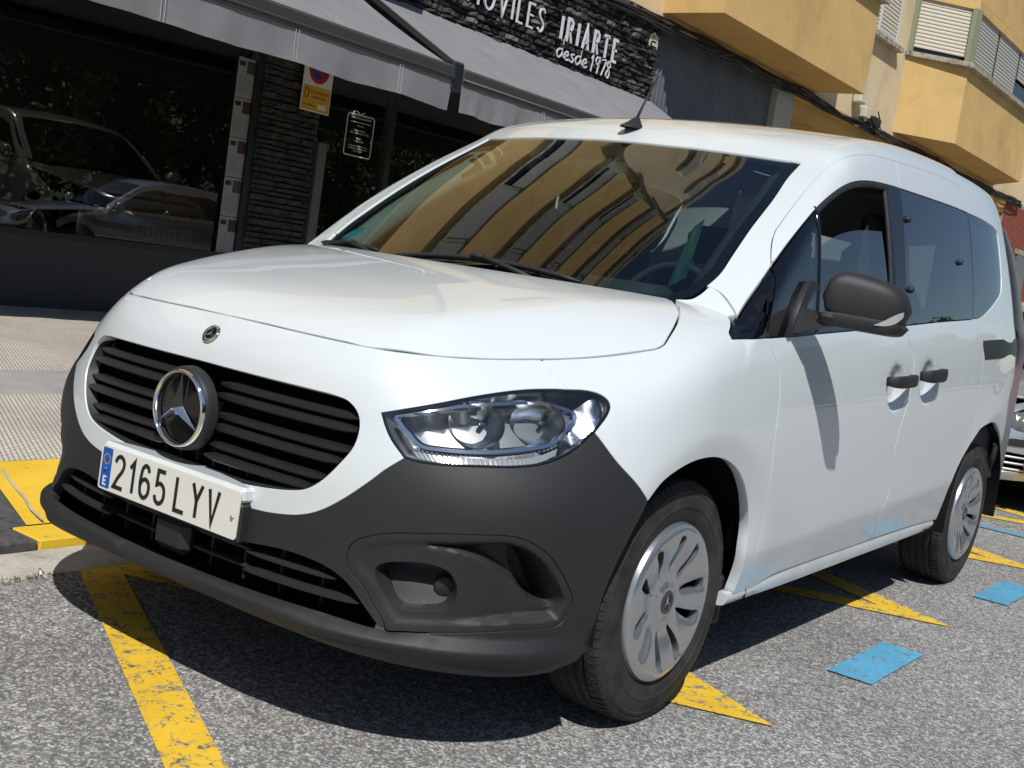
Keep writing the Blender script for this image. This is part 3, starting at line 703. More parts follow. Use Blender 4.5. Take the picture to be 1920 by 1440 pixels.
# number plate
M_pl=mat('plate_white',(.78,.78,.72),.35,spec=.4); M_plb=mat('plate_blue',(.01,.09,.42),.4); M_ink=mat('plate_black',(.012,.012,.013),.5)
GL={'2':[[(0,.78),(.08,.93),(.25,1),(.42,.93),(.5,.78),(.44,.58),(.2,.3),(0,.0),(.52,.0)]],'1':[[(.02,.76),(.22,.97),(.22,0)]],
'6':[[(.44,.82),(.36,.96),(.22,1),(.08,.9),(.02,.68),(0,.35),(.06,.1),(.25,0),(.44,.1),(.5,.32),(.44,.5),(.26,.58),(.08,.5),(.01,.36)]],
'5':[[(.47,1),(.08,1),(.06,.56),(.26,.62),(.44,.52),(.5,.32),(.44,.1),(.24,0),(.06,.08),(0,.22)]],'L':[[(0,1),(0,0),(.5,0)]],'Y':[[(0,1),(.25,.5),(.25,0)],[(.5,1),(.25,.5)]],'V':[[(0,1),(.25,0),(.5,1)]],
'3':[[(0,.85),(.12,.98),(.3,1),(.45,.88),(.45,.66),(.22,.54),(.46,.42),(.5,.2),(.38,.03),(.18,0),(0,.15)]],'7':[[(0,1),(.5,1),(.18,0)]],'C':[[(.5,.82),(.4,.96),(.25,1),(.08,.9),(0,.6),(0,.4),(.08,.1),(.25,0),(.4,.04),(.5,.18)]],'J':[[(.45,1),(.45,.22),(.36,.04),(.2,0),(.06,.06),(0,.2)]],
'0':[[(.25,1),(.06,.85),(0,.5),(.06,.15),(.25,0),(.44,.15),(.5,.5),(.44,.85),(.25,1)]],'F':[[(0,0),(0,1),(.46,1)],[(0,.52),(.38,.52)]],'K':[[(0,0),(0,1)],[(.5,1),(.02,.42)],[(.14,.56),(.5,0)]],'E':[[(.45,1),(0,1),(0,0),(.45,0)],[(0,.52),(.36,.52)]]}
def number_plate(parent,o,xa,ya,txt,name='number_plate'):
    o=np.array(o,float); xa=np.array(xa,float); ya=np.array(ya,float); za=np.cross(xa,ya)
    mw=frame(o,xa,ya)
    def pl(n,a,b,z0,z1,m,par,rad=.008):
        pts=[]
        for cx,cy,t0 in ((b[0]-rad,b[1]-rad,0),(a[0]+rad,b[1]-rad,90),(a[0]+rad,a[1]+rad,180),(b[0]-rad,a[1]+rad,270)):
            for k in range(5): t=R(t0+k*22.5); pts.append((cx+rad*math.cos(t),cy+rad*math.sin(t)))
        N=len(pts); V=[(x,y,z1) for x,y in pts]+[(x,y,z0) for x,y in pts]; F=[tuple(range(N))]+[(i,N+i,N+(i+1)%N,(i+1)%N) for i in range(N)]
        ob=mesh(n,V,F,m,par); ob.data.transform(mw); return ob
    p=pl(name,(-.26,-.055),(.26,.055),0,.003,M_pl,parent)
    pl('country_band',(-.254,-.050),(-.215,.050),.003,.0034,M_plb,p,.004)
    ink=MB(); x=-.198; H=.077; Wd=.068
    for ch in txt:
        if ch==' ': x+=.018; continue
        for st_ in GL[ch]:
            P=[(a*Wd,b*H) for a,b in st_]; P=catmull(np.array(P),.004) if ch in '26350CJ' else np.array(P); P=P+np.array((x,-H/2))
            if ch=='5': P=np.concatenate([np.array([(.47*Wd,H),(.08*Wd,H)]),catmull(np.array([(a*Wd,b*H) for a,b in st_[2:]]),.004)])+np.array((x,-H/2))
            if ch=='2': P=np.concatenate([catmull(np.array([(a*Wd,b*H) for a,b in st_[:-1]]),.004),np.array([(st_[-1][0]*Wd,0)])])+np.array((x,-H/2))
            stroke(ink,P,.0098,o,xa,ya,.0042)
        x+=.0585 if ch!='1' else .044
    ink.obj('plate_characters',M_ink,p)
    bl=MB(); M_white=mat('plate_letter_white',(.8,.8,.8),.5)
    stroke(bl,np.array([(-.229,-.022),(-.240,-.022),(-.240,-.042),(-.229,-.042)]),.004,o,xa,ya,.0042); stroke(bl,np.array([(-.240,-.032),(-.231,-.032)]),.004,o,xa,ya,.0042); bl.obj('country_letter',M_white,p)
    st2=MB()
    for k in range(12):
        t=k*math.pi/6; c=np.array((-.2345+.0125*math.cos(t),.022+.0125*math.sin(t))); stroke(st2,np.array([c-(.0016,0),c+(.0016,0)]),.0032,o,xa,ya,.0042)
    st2.obj('stars',mat('plate_stars',(.55,.42,.08),.5),p)
    return p
pz=.4705; py=-.916
plate=number_plate(van,(0,py,pz),(1,0,0),(0,.02,1),'2165 LYV')
mb=MB(); mb.lathe([(.0005,.004),(.004,.0035),(.005,0)],12,'z'); s1=mb.obj('plate_screw',mat('blue_screw',(.01,.2,.55),.3),plate,True); s1.data.transform(frame((-.2345,py-.004,pz-.002),(1,0,0),(0,0,1)))
s2=s1.copy(); s2.data=s1.data.copy(); s2.data.materials[0]=M_silver; s2.data.transform(Matrix.Translation((.2345*2+.008,0,-.004))); link(s2,plate)
mb=MB(); mb.bbox((-.2625,py+.001,.498),(.2625,-.84,.534),.008); o=mb.obj('plate_mount_top',M_paint,nosep)
mb=MB(); mb.bbox((-.261,py+.003,.405),(.261,-.84,.497),.006); o=mb.obj('plate_mount',M_black,bumper)

# headlights
M_lens=thinglass('headlight_lens',(.93,.95,.96),0.0,1.5); M_hl=mat('headlight_black',(.34,.35,.36),.32,.7); M_refl=mat('headlight_reflector',(.82,.84,.86),.22,1)
hlP=np.concatenate([catmull(hl_top,.012),cv('hl_bot')[1:],cv('hl_in')[1:-1]])
hl2=clean(to_param(hlP,'c'))
def hl_uv(u,v): # u 0..1 inner->outer along length, v 0..1 bottom->top
    return None
def onhl(pxs,off): # points given as (theta*.9, z) -> 3D inset by off
    Q=np.array(pxs,float); P=lift(Q,'c',G); return P-grad(P,G)*off
def hl_band(name,a,b,o1,o2,m,parent):
    """strip between two outlines a,b (param space) at insets o1,o2"""
    A=onhl(a,o1);B=onhl(b,o2);n=len(A); V=list(A)+list(B); F=[(i,i+1,n+i+1,n+i) for i in range(n-1)]
    out=[]
    for s in (1,-1):
        out.append(mesh(name,np.array(V)*np.array((s,1,1)),F if s>0 else [f[::-1] for f in F],m,parent[0] if s>0 else parent[1],True))
    return out
hls=[]
bowl=panel('headlight',[hlP],'c',M_hl,van,G,h=.02,gap=.0015,skirt=0,disp=lambda Q,P: .006+.056*sstep(sdist(Q,hl2),.002,.014),mirror=True)
hls=bowl
lens=panel('lens',[hlP],'c',M_lens,hls[0],G,h=.03,gap=.002,skirt=0,off=.001,mirror=hls[1])
def rimband(d0,d1,o1,o2,name,m,seg=None):
    L=catmull(hl2,.008,True); A=shrink(L,d0);B=shrink(L,d1); A=np.concatenate([A,A[:1]]);B=np.concatenate([B,B[:1]])
    if seg: k=len(A); A=A[int(seg[0]*k):int(seg[1]*k)];B=B[int(seg[0]*k):int(seg[1]*k)]
    return hl_band(name,A,B,o1,o2,m,hls)
rimband(.0,.006,.0025,.004,'lens_border',M_gloss)
def strip(name,P3,wd,o1,m,closed=False,ridge=.006):
    L=catmull(to_param(CV[P3],'c'),.006,closed); 
    if closed: L=np.concatenate([L,L[:1]])
    T=np.gradient(L,axis=0); T/=np.linalg.norm(T,axis=1)[:,None]; N2=np.stack([-T[:,1],T[:,0]],1)
    rows=[onhl(L+N2*wd*a,o1-ridge*b) for a,b in ((-.5,0),(-.2,1),(.2,1),(.5,0))]; n=len(L); V=np.concatenate(rows)
    F=[(r*n+i,r*n+i+1,(r+1)*n+i+1,(r+1)*n+i) for r in range(3) for i in range(n-1)]
    for s in (1,-1): smooth_angle(mesh(name,V*np.array((s,1,1)),F if s>0 else [f[::-1] for f in F],m,hls[0 if s>0 else 1],True),30)
strip('chrome_surround','trim',.017,.016,M_chrome,True)
A=catmull(CV['chrome_end'],.01,True)
panel('chrome_end',[A],'c',mat('satin_chrome',(.6,.62,.66),.18,1),hls[0],G,h=.02,gap=0,skirt=0,disp=lambda Q,P:.014+.01*np.sin(Q[:,0]*60),mirror=hls[1])
dt=to_param(CV['drl_t'],'c');db=to_param(CV['drl_b'],'c'); dt=catmull(dt,.0045);db=catmull(db,.0045)
k=np.linspace(0,1,90); f=lambda L: np.stack([np.interp(k,np.linspace(0,1,len(L)),L[:,i]) for i in (0,1)],1); dt,db=f(dt),f(db)
V=[];F=[]
At=onhl(dt,.012);Ab=onhl(db,.010); zig=np.where(np.arange(90)%3==0,1.,0.)[:,None]*.004
gv=grad(At,G); At=At-gv*zig; Ab=Ab-gv*zig; V=np.concatenate([At,Ab]); F=[(i,i+1,90+i+1,90+i) for i in range(89)]
M_drl=mat('running_light_ribs',(.75,.77,.78),.12,.6)
for s in (1,-1): mesh('running_light',V*np.array((s,1,1)),F if s>0 else [x[::-1] for x in F],M_drl,hls[0 if s>0 else 1])
for c3,rw in zip(CV['bowls'],(.066,.064)):
    n3=grad(c3[None],G)[0]; fwd=np.array((n3[0]*.55,-1.0,.05)); fwd/=np.linalg.norm(fwd)
    prof=[(.004,.055),(.012,.052),(.022,.045),(.034,.034),(.044,.018),(.050,.0)]
    for s in (1,-1):
        q=MB().lathe([(r*rw/.05,-h) for r,h in prof],36,'z'); o=q.obj('reflector',M_refl,hls[0 if s>0 else 1],True)
        u=Vector((fwd[0]*s,fwd[1],fwd[2])); mw=Matrix.Translation(Vector((c3*np.array((s,1,1))).tolist())-u*.030)@u.to_track_quat('Z','Y').to_matrix().to_4x4()@Matrix.Diagonal((1.0,.78,1,1)); o.data.transform(mw)
        q=MB().lathe([(.0005,.012),(.005,.010),(.0065,.005),(.0065,-.022)],16,'z'); o=q.obj('bulb',mat('bulb_cap',(.3,.31,.33),.15,.8),hls[0 if s>0 else 1],True); o.data.transform(mw@Matrix.Translation((0,0,-.03)))
# ---- body sides, doors, roof, glass
def side_pts0(L): return lift(np.array(L,float),'x',G)
wsr=catmull(CV['wsR'],.014); kf=np.argmin(np.linalg.norm(wsr-CV['fp'][0],axis=1))
fender_poly=np.concatenate([hfD[hfD[:,0]>=.683],cv('hs')[1:],wsr[1:kf+1],cv('fp')[1:],cv('qg')[1:],cv('qb')[1:],cv('dfl')[1:],cv('-sillF')[1:],cv('-archF')[1:],cv('-bf')[1:],catmull(hl_top[kt:],.012)[::-1][1:],cv('-seam')[1:]])
fender=VP('fender',[fender_poly],'c',M_paint,h=.013,skirt=.03,mirror=True)
# side frame: A pillar and cant rail; roof edge continued rearwards along the gutter
ditch=np.concatenate([CV['ditch'][:-1],[[.631,1.17,1.682],[.628,1.45,1.715],[.626,1.9,1.735],[.625,2.4,1.735],[.62,2.9,1.71],[.60,3.2,1.68]]])
ditD=catmull(ditch,.02)
kr=np.argmin(np.abs(ditD[:,1]-2.244))
frame_poly=np.concatenate([wsr[kf:],ditD[1:kr+1],catmull(np.array([ditD[kr],[.70,2.244,1.70],CV['stop'][-2]]),.02)[1:],cv('-stop')[2:],cv('-dtop')[1:],cv('-qf')[1:],cv('-fp')[1:]])
sframe=VP('side_frame',[frame_poly],'g',M_paint,h=.018,skirt=.02,gap=.0012,mirror=True)
# front door: skin below the belt and frame above the glass
fd=VP('front_door',[np.concatenate([cv('dfl'),cv('sillD')[1:],cv('Bl')[1:],cv('-belt1')[1:]])],'x',M_paint,h=.02,gap=.0026,mirror=True)
Bu=catmull(CV['Bu'],.014); jb=np.argmin(np.linalg.norm(Bu-CV['gtop1'][-1],axis=1))
fdu=VP('door_frame',[np.concatenate([cv('dtop'),Bu[jb:][::-1][1:],cv('-gtop1')[1:]])],'g',M_paint,h=.016,parent=fd[0],mirror=fd[1])
sd=VP('sliding_door',[np.concatenate([cv('-Bl'),cv('sillS')[1:],cv('archR1')[1:],cv('-Cl')[1:],cv('-belt2')[1:]])],'x',M_paint,h=.02,gap=.0026,mirror=True)
sdu=VP('door_frame',[np.concatenate([cv('stop'),cv('-gtop2')[1:],Bu[jb:][1:]])],'g',M_paint,h=.016,parent=sd[0],mirror=sd[1])
# quarter panel with rear arch
yr=2.62
rear_edge=np.array([[.86,3.30,.635],[.86,3.31,.9],[.86,3.30,1.1],[.84,3.22,1.2],[.80,3.15,1.4],[.74,3.10,1.58],[.66,3.06,1.68]])
re_top=ditD[kr:][ditD[kr:][:,1]<3.0]
qpoly=np.concatenate([cv('Cl'),cv('archR2')[1:],catmull(rear_edge,.02),re_top[::-1],catmull(np.array([ditD[kr],[.70,2.244,1.70],CV['stop'][-2]]),.02)[1:],CV['stop'][-1:],cv('qglass')[1:]])
qp=VP('quarter_panel',[qpoly],'x',M_paint,h=.022,gap=.001,skirt=.02,mirror=True)
rb=side_pts0([(2.90,.632),(3.02,.52),(3.07,.40),(3.08,.32),(3.24,.33),(3.29,.45),(3.30,.632)])
VP('rear_bumper_corner',[rb],'x',M_black,h=.03,mirror=True)
# roof
ks=ditD[ditD[:,1]<3.15]
wst=CV['ws_top']; wst=wst[wst[:,0]>.05]; wst=np.concatenate([[[0,.766,1.578]],wst[::-1]])
roof_half=np.concatenate([catmull(wst,.02),ks[1:],[[.45,3.3,1.66],[0,3.35,1.66]]])
roof=VP('roof',[mirror_poly(roof_half)],'z',M_paint,h=.03,gap=.0022,skirt=.02)[0]
# tail: closed back so that no daylight enters from behind
V=[];F=[]; zs=np.linspace(.34,1.70,14); xs=np.linspace(-1,1,13)
for z in zs:
    hw=float(np.interp(z,[.34,1.1,1.2,1.4,1.58,1.70],[.86,.86,.84,.80,.74,.60])); yb=float(np.interp(z,[.34,1.1,1.7],[3.46,3.52,3.34])); ye=float(np.interp(z,[.34,.6,1.1,1.2,1.4,1.58,1.70],[3.26,3.30,3.30,3.22,3.15,3.10,3.06]))
    for u in xs: V.append((hw*u,ye+(yb-ye)*(1-abs(u)**5)**.5,z))
for i in range(13):
    for j in range(12): F.append((i*13+j,i*13+j+1,(i+1)*13+j+1,(i+1)*13+j))
tail=mesh('tailgate',V,[f[::-1] for f in F],M_paint,van,True)
for s in (1,-1):
    q=MB(); 
    for z0,z1 in ((.74,1.16),): q.bbox((min(.72*s,.802*s),3.30,z0),(max(.72*s,.802*s),3.41,z1),.02)
    q.obj('tail_light',mat('tail_light_red',(.25,.008,.012),.15,coat=1),tail)
q=MB(); q.bbox((-.80,3.12,.30),(.80,3.46,.56),.05); q.obj('rear_bumper',M_black,van)
# sills
def sillmesh(s):
    ys=np.linspace(.30,2.205,60); top=np.stack([np.full(60,.0),ys,interp(ys,[.30,.40,.47,.56,.88,1.44,1.79,2.02,2.21],[.305,.308,.312,.321,.334,.342,.346,.346,.341])],1)
    bot=interp(ys,[.30,.74,1.15,1.79,2.17],[.266,.272,.280,.291,.298]); V=[];F=[]; n=6
    for i in range(60):
        z1=top[i,2]-.003; z0=bot[i]; x1=halfw(np.array(ys[i]),np.array(z1))-.004
        for (x,z) in ((x1-.03,z1),(x1,z1),(x1+.004,(z1*.6+z0*.4)),(x1-.006,z0+.004),(x1-.02,z0),(x1-.10,z0-.004)): V.append((s*float(x),ys[i],float(z)))
    for i in range(59):
        for j in range(n-1): F.append((i*n+j,i*n+j+1,(i+1)*n+j+1,(i+1)*n+j)[::s])
    F.append(tuple(range(n))[::-s]); o=mesh('sill',V,F,M_paint,van,True); smooth_angle(o,50)
for s in (1,-1): sillmesh(s)
# door handles with their cups
def handle(c4,parent,s):
    P=np.array(CV[c4]); c=P.mean(0); a=P[0:2].mean(0); L=(P[1]-P[0]); L=np.linalg.norm((P[1]+P[2])/2-(P[0]+P[3])/2); hz=np.linalg.norm((P[0]-P[3]))
    d=((P[1]+P[2])/2-(P[0]+P[3])/2); d/=np.linalg.norm(d)
    L*=.80; ys=np.linspace(-.5,.5,15); q=MB(); V=[];F=[]; k=10
    for y in ys:
        e=(1-abs(2*y)**4)**.5; out=.030*e+.012
        for j in range(k):
            t=2*math.pi*j/k; ca=abs(math.cos(t))**.6*np.sign(math.cos(t)); sa=abs(math.sin(t))**.6*np.sign(math.sin(t))
            p=c+d*y*L+np.array((out-.003+ca*.010,0,sa*(hz*.48)*(.75+.25*e))); V.append((s*p[0],p[1],p[2]))
    n=len(ys)
    for i in range(n-1):
        for j in range(k): F.append((i*k+j,i*k+(j+1)%k,(i+1)*k+(j+1)%k,(i+1)*k+j)[::s])
    F+= [tuple(range(k))[::-s],tuple((n-1)*k+j for j in range(k))[::s]]
    mesh('handle',V,F,M_black,parent,True)
    return c
cups=[handle('handle1',fd[0],1),handle('handle2',sd[0],1)]; handle('handle1',fd[1],-1); handle('handle2',sd[1],-1)
# press the cups into the door skins
for objs,c in ((fd,cups[0]),(sd,cups[1])):
    for o,s in zip(objs,(1,-1)):
        me=o.data; n=len(me.vertices); co=np.empty(n*3); me.vertices.foreach_get('co',co); co=co.reshape(-1,3)
        r=np.hypot((co[:,1]-c[1])/.088,(co[:,2]-c[2]+.028)/.082); co[:,0]-=s*.030*(1-sstep(r,.55,1.02))
        me.vertices.foreach_set('co',co.ravel()); me.update()
for s in (1,-1):
    q=MB(); P=np.concatenate([cv('dtop')[14:],cv('stop')[1:]]); P=(P-grad(P,G)*.010)*np.array((s,1,1)); q.tube(P,.005,6); q.obj('door_gap_shade',M_dark,van,True)  # dark tube behind the upper door gaps, shade put in as colour
# rear track trim
tr=np.array([[.914,2.305,1.085],[.915,2.60,1.10],[.90,2.95,1.112],[.87,3.285,1.12],[.87,3.285,1.045],[.90,2.95,1.035],[.92,2.60,1.022],[.924,2.35,1.012]])
VP('track_trim',[tr],'x',mat('satin_track_black',(.015,.016,.018),.4),h=.03,gap=0,off=-.003,skirt=.01,mirror=True)
# ---- glass
wsl=wsr[:]; w0=CV['wsR'][0]
base=np.array([[.60,.10,1.05],[.45,.02,1.03],[.25,-.03,1.02],[0,-.05,1.02]])
ws_half=np.concatenate([catmull(wst,.02),wsr[::-1],catmull(base,.02)])
def Gw(P): return (P[...,2]-T_top(P[...,0],P[...,1]))*.8
ws=panel('windscreen',[mirror_poly(ws_half)],'z',M_ws,van,Gw,h=.03,gap=.003,skirt=0,off=.004)[0]
# black printed border on the glass
L=clean(to_param(mirror_poly(ws_half),'z'))
def band(name,L2,d0,d1,mode,Gf,off,m,parent):
    A=shrink(L2,d0); B=shrink(L2,d1); k=len(A); Q=np.concatenate([A,B]); P=lift(Q,mode,Gf); P=P-grad(P,Gf)*off
    F=[(i,(i+1)%k,k+(i+1)%k,k+i) for i in range(k)]; T=P[np.array(F[0])]; return mesh(name,P,F,m,parent,True)
frit=mat('black_print',(.006,.006,.007),.35,spec=.3)
band('printed_border',L,.004,.034,'z',Gw,.0065,frit,ws)
band('header_print',L,.004,.02,'z',Gw,.0062,frit,ws)
# side glass
def side_glass(name,poly,parent,mode='x',off=.006,m=M_glass,border=.03,mir=None):
    g=panel(name,[poly],mode,m,parent,G,h=.03,gap=.003,skirt=0,off=off,mirror=mir)
    if border:
        for o,s in zip(g,(1,-1)):
            L2=clean(to_param(poly,mode)); A=shrink(L2,.002); B=shrink(L2,border); k=len(A); P=lift(np.concatenate([A,B]),mode,G); P=P-grad(P,G)*(off+.003); P[:,0]*=s
            mesh('printed_border',P,[(i,(i+1)%k,k+(i+1)%k,k+i)[::s] for i in range(k)],frit,o,True)
    return g
gt1=catmull(CV['gtop1'],.014)
# fixed quarter light ahead of the door
side_glass('quarter_light',np.concatenate([cv('qg'),cv('qb')[1:],catmull(np.array([CV['belt1'][0],[.86,.335,1.12],CV['gtop1'][0]]),.02)[1:],cv('-qf')[1:-1]]),fender[0],border=.02,mir=fender[1])
kd=np.argmin(np.abs(gt1[:,1]-.704)); kb=np.argmin(np.abs(gt1[:,1]-1.325))
b1=catmull(CV['belt1'],.02); jd=np.argmin(np.abs(b1[:,1]-.612)); jb2=np.argmin(np.abs(b1[:,1]-1.28))
lead=np.array([CV['belt1'][0],[.86,.335,1.12],CV['gtop1'][0]])
side_glass('front_quarter_glass',np.concatenate([gt1[:kd+1],catmull(np.array([gt1[kd],b1[jd]]),.02)[1:],b1[:jd][::-1],catmull(lead,.02)[1:-1]]),fd[0],border=.014,mir=fd[1])
low=catmull(CV['lowered'],.014)
# lowered pane on this side, open above; closed pane on the far side
side_glass('lowered_pane',np.concatenate([low,catmull(np.array([low[-1],b1[jb2]]),.02)[1:],b1[jd:jb2][::-1],[low[0]*.5+b1[jd]*.5]]),fd[0],border=0,off=.012)
o=panel('door_pane',[np.concatenate([gt1[kd:kb+1],b1[jd:jb2+1][::-1]])],'x',M_glass,fd[1],G,h=.04,gap=.004,skirt=0,off=.010,flip=True)
# seal round the opening, divider bar and gloss B pillar
for s,par in ((1,fd[0]),(-1,fd[1])):
    P=gt1[kd:kb+2]; N_=grad(P,G); q=MB(); q.tube((P-N_*.006-np.array((0,0,.010)))*np.array((s,1,1)),.011,8); q.obj('window_seal',M_black,par,True)
    P=catmull(np.array([gt1[kd],b1[jd]]),.03); P=lift(to_param(P,'x'),'x',G); q=MB(); q.tube((P-np.array((.010,0,0)))*np.array((s,1,1)),.009,6); q.obj('divider_bar',M_gloss,par,True)
    P=catmull(np.array([gt1[kb],b1[jb2]]),.03); P=lift(to_param(P,'x'),'x',G); q=MB(); q.tube((P-np.array((.012,.006,0)))*np.array((s,1,1)),.010,6); q.obj('window_channel',M_black,par,True)
bp=np.concatenate([gt1[kb:],Bu[:jb][::-1],b1[jb2:][::-1]])
panel('pillar_trim',[bp],'x',M_gloss,fd[0],G,h=.03,gap=.002,off=.002,skirt=.01,mirror=fd[1])
side_glass('sliding_door_glass',np.concatenate([cv('gtop2'),cv('Cu')[1:],cv('-belt2')[1:],Bu[:jb+1][1:-1]]),sd[0],border=.055,mir=sd[1],off=.003,m=M_priv)
qg_=side_glass('rear_quarter_glass',np.concatenate([cv('qglass'),cv('-Cu')[1:-1]]),qp[0],border=.04,mir=qp[1],off=.003,m=M_priv)
for c in CV['screws']:
    q=MB(); q.lathe([(.0005,.012),(.009,.010),(.012,.003),(.0125,-.004)],14,'x',c); q.obj('window_fixing',M_black,sd[0],True)
# ---- wheel arches, underbody
for yc in (.0,2.716):
    for s in (1,-1):
        q=MB(); V=[];F=[]; rr=.405
        for k in range(25):
            t=R(-6)+R(192)*k/24
            for x in (.45,.90): V.append((s*x,yc+(.015 if yc<1 else .0)+rr*math.cos(t),.318+rr*math.sin(t)))
        for k in range(24): F.append((2*k,2*k+1,2*k+3,2*k+2))
        n=len(V); V.append((s*.45,yc,.318)); F+=[(n,2*k,2*k+2) for k in range(24)]
        mesh('wheel_arch_liner',V,F,mat('arch_liner_felt',(.012,.012,.013),.95,spec=.1),van)
q=MB(); q.box((-.45,-.5,.255),(.45,3.2,.30)); q.box((-.84,.42,.27),(.84,2.27,.31)); q.box((-.8,3.05,.30),(.8,3.3,.34)); q.obj('underbody',M_intd,van)
for s in (1,-1): box('mud_guard',(min(s*.6,s*.86),.33,.20),(max(s*.6,s*.86),.36,.34),M_black,van,.008)
# ---- wheels
def tyre_mesh():
    Rr=.3185; prof=[(.205,-.085),(.222,-.096),(.255,-.100),(.285,-.098),(.303,-.092),(.314,-.082),(Rr,-.068)]
    top=[]
    for x in (-.042,-.010,.022,.050):
        top+=[(Rr,x-.007),(Rr-.008,x-.004),(Rr-.008,x+.004),(Rr,x+.007)]
    prof=prof+[p for p in top]+[(Rr,.068),(.315,.080),(.306,.089),(.295,.0935),(.293,.0955),(.289,.0958),(.287,.0945),(.270,.0985),(.258,.0995),(.256,.1010),(.249,.1010),(.247,.0990),(.240,.0985),(.222,.094),(.213,.090),(.209,.084)]
    q=MB(); q.lathe(prof,120,'x'); return q
TY=tyre_mesh()
# shoulder sipes as slim raised lugs so the tread edge is broken
lug=MB()
for k in range(84):
    t=2*math.pi*k/84; ct,st_=math.cos(t),math.sin(t); t2=t+.055; 
    pts=[]
    for (x,r,tt) in ((.054,.3187,t),(.070,.3180,t+.012),(.083,.3130,t+.022),(.0905,.3025,t+.028),(.0905,.3025,t+.089),(.083,.3130,t+.083),(.070,.3180,t+.073),(.054,.3187,t+.061)):
        pts.append((x+.0012,(r+.0024)*math.cos(tt),(r+.0024)*math.sin(tt)))
    n=len(pts); inn=[(x-.004,y*.99,z*.99) for x,y,z in pts]
    lug.add(pts+inn,[tuple(range(n))]+[(i,n+i,n+(i+1)%n,(i+1)%n) for i in range(n)])
# hub cap with ten slots
def cap_h(r): return interp(r,[0,.04,.06,.09,.13,.17,.195,.208,.214],[.070,.070,.064,.066,.078,.086,.084,.074,.056])
def hubcap():
    th=np.linspace(0,2*math.pi,140,endpoint=False); outer=np.stack([.2135*np.cos(th),.2135*np.sin(th)],1); holes=[]
    for k in range(10):
        t=2*math.pi*k/10+.1; sl=[]
        rs=[.082,.095,.115,.14,.165,.172]; wl=[.001,.006,.0095,.0125,.0145,.011]; tw=.10 if k%2 else -.10
        for r,w_ in zip(rs,wl): sl.append((r,t+tw*((r-.12)/.05)**2*.35+tw*(r-.13)*4-w_/r))
        for r,w_ in list(zip(rs,wl))[::-1]: sl.append((r+(.004 if r>.16 else 0),t+tw*((r-.12)/.05)**2*.35+tw*(r-.13)*4+w_/r))
        holes.append(catmull(np.array([(r*math.cos(a),r*math.sin(a)) for r,a in sl]),.005,True))
    ring=lambda r,n: r*np.stack([np.cos(np.linspace(0,2*math.pi,n,endpoint=False)),np.sin(np.linspace(0,2*math.pi,n,endpoint=False))],1)
    Q,F=triangulate([outer],holes,.010,[ring(.2105,140),ring(.206,140),ring(.199,140),ring(.190,120),ring(.070,48),ring(.058,48),ring(.048,40),ring(.034,32)])
    dh=np.full(len(Q),1e9)
    for hpoly in holes: dh=np.minimum(dh,pdist(Q,hpoly))
    rr=np.linalg.norm(Q,axis=1); x=cap_h(rr)-.006*np.exp(-dh/.006)*(rr<.185)-.0025*(np.abs(rr-.052)<.004)
    P=np.stack([x,Q[:,0],Q[:,1]],1); nf=np.cross(P[F[:,1]]-P[F[:,0]],P[F[:,2]]-P[F[:,0]])[:,0]; F[nf<0]=F[nf<0][:,::-1]
    ed={}
    for f in F:
        for i in range(3): ed[(f[i],f[(i+1)%3])]=1
    V=list(P);Fs=[tuple(f) for f in F]; mp={}
    for a,b in [e for e in ed if (e[1],e[0]) not in ed]:
        for k in (a,b):
            if k not in mp:
                mp[k]=len(V); V.append(P[k]-np.array((.022,0,0)))
        Fs.append((a,mp[a],mp[b],b))
    return V,Fs
HV,HF=hubcap()
wheels=[]
for (x,y,s) in ((.778,0,1),(.778,2.716,1),(-.778,0,-1),(-.778,2.716,-1)):
    w=empty('wheel',(x,y,.3185),0,van); w.rotation_euler=(R({0:8,2.716:55}[y]),0,0 if s>0 else math.pi)
    if not wheels:
        ty=TY.obj('tyre',M_rub,w,True); smooth_angle(ty,32); lg_=lug.obj('tread_blocks',M_rub,w); tag(lg_,kind='stuff')
        cp=mesh('hubcap',HV,HF,M_silver,w); smooth_angle(cp,28); cp.location.x=.022
        MBk=MB().lathe([(.0005,.02),(.20,.02),(.20,-.05)],40,'x'); rm=MBk.obj('rim',mat('dark_steel_rim',(.02,.02,.021),.5,.3),w,True)
        cc=MB().lathe([(.0005,.0715),(.0215,.0715)],36,'x',(.022,0,0)).obj('hub_emblem',M_gloss,w,True)
        rg=MB().lathe([(.0215,.0705),(.0225,.0735),(.030,.0735),(.0315,.070)],36,'x',(.022,0,0)).obj('hub_emblem_ring',mat('emblem_grey',(.10,.10,.11),.3,.6),w,True)
        mb=MB()
        for k in range(3):
            t=math.pi/2+k*2*math.pi/3; f_=lambda r,a,h: (.022+h,r*math.cos(a),r*math.sin(a))
            mb.add([f_(0,0,.0745),f_(.0215,t,.0725),f_(.004,t+math.pi/3,.072),f_(.004,t-math.pi/3,.072)],[(0,1,2),(0,3,1)])
        mb.obj('hub_star',M_chrome,w)
        dsc=MB().lathe([(.0005,-.01),(.14,-.01)],40,'x').obj('brake_disc',mat('brake_disc_steel',(.12,.11,.1),.4,.9),w,True)
        parts=list(w.children)
    else:
        for p_ in parts:
            c=p_.copy(); COL.objects.link(c); c.parent=w
    wheels.append(w)
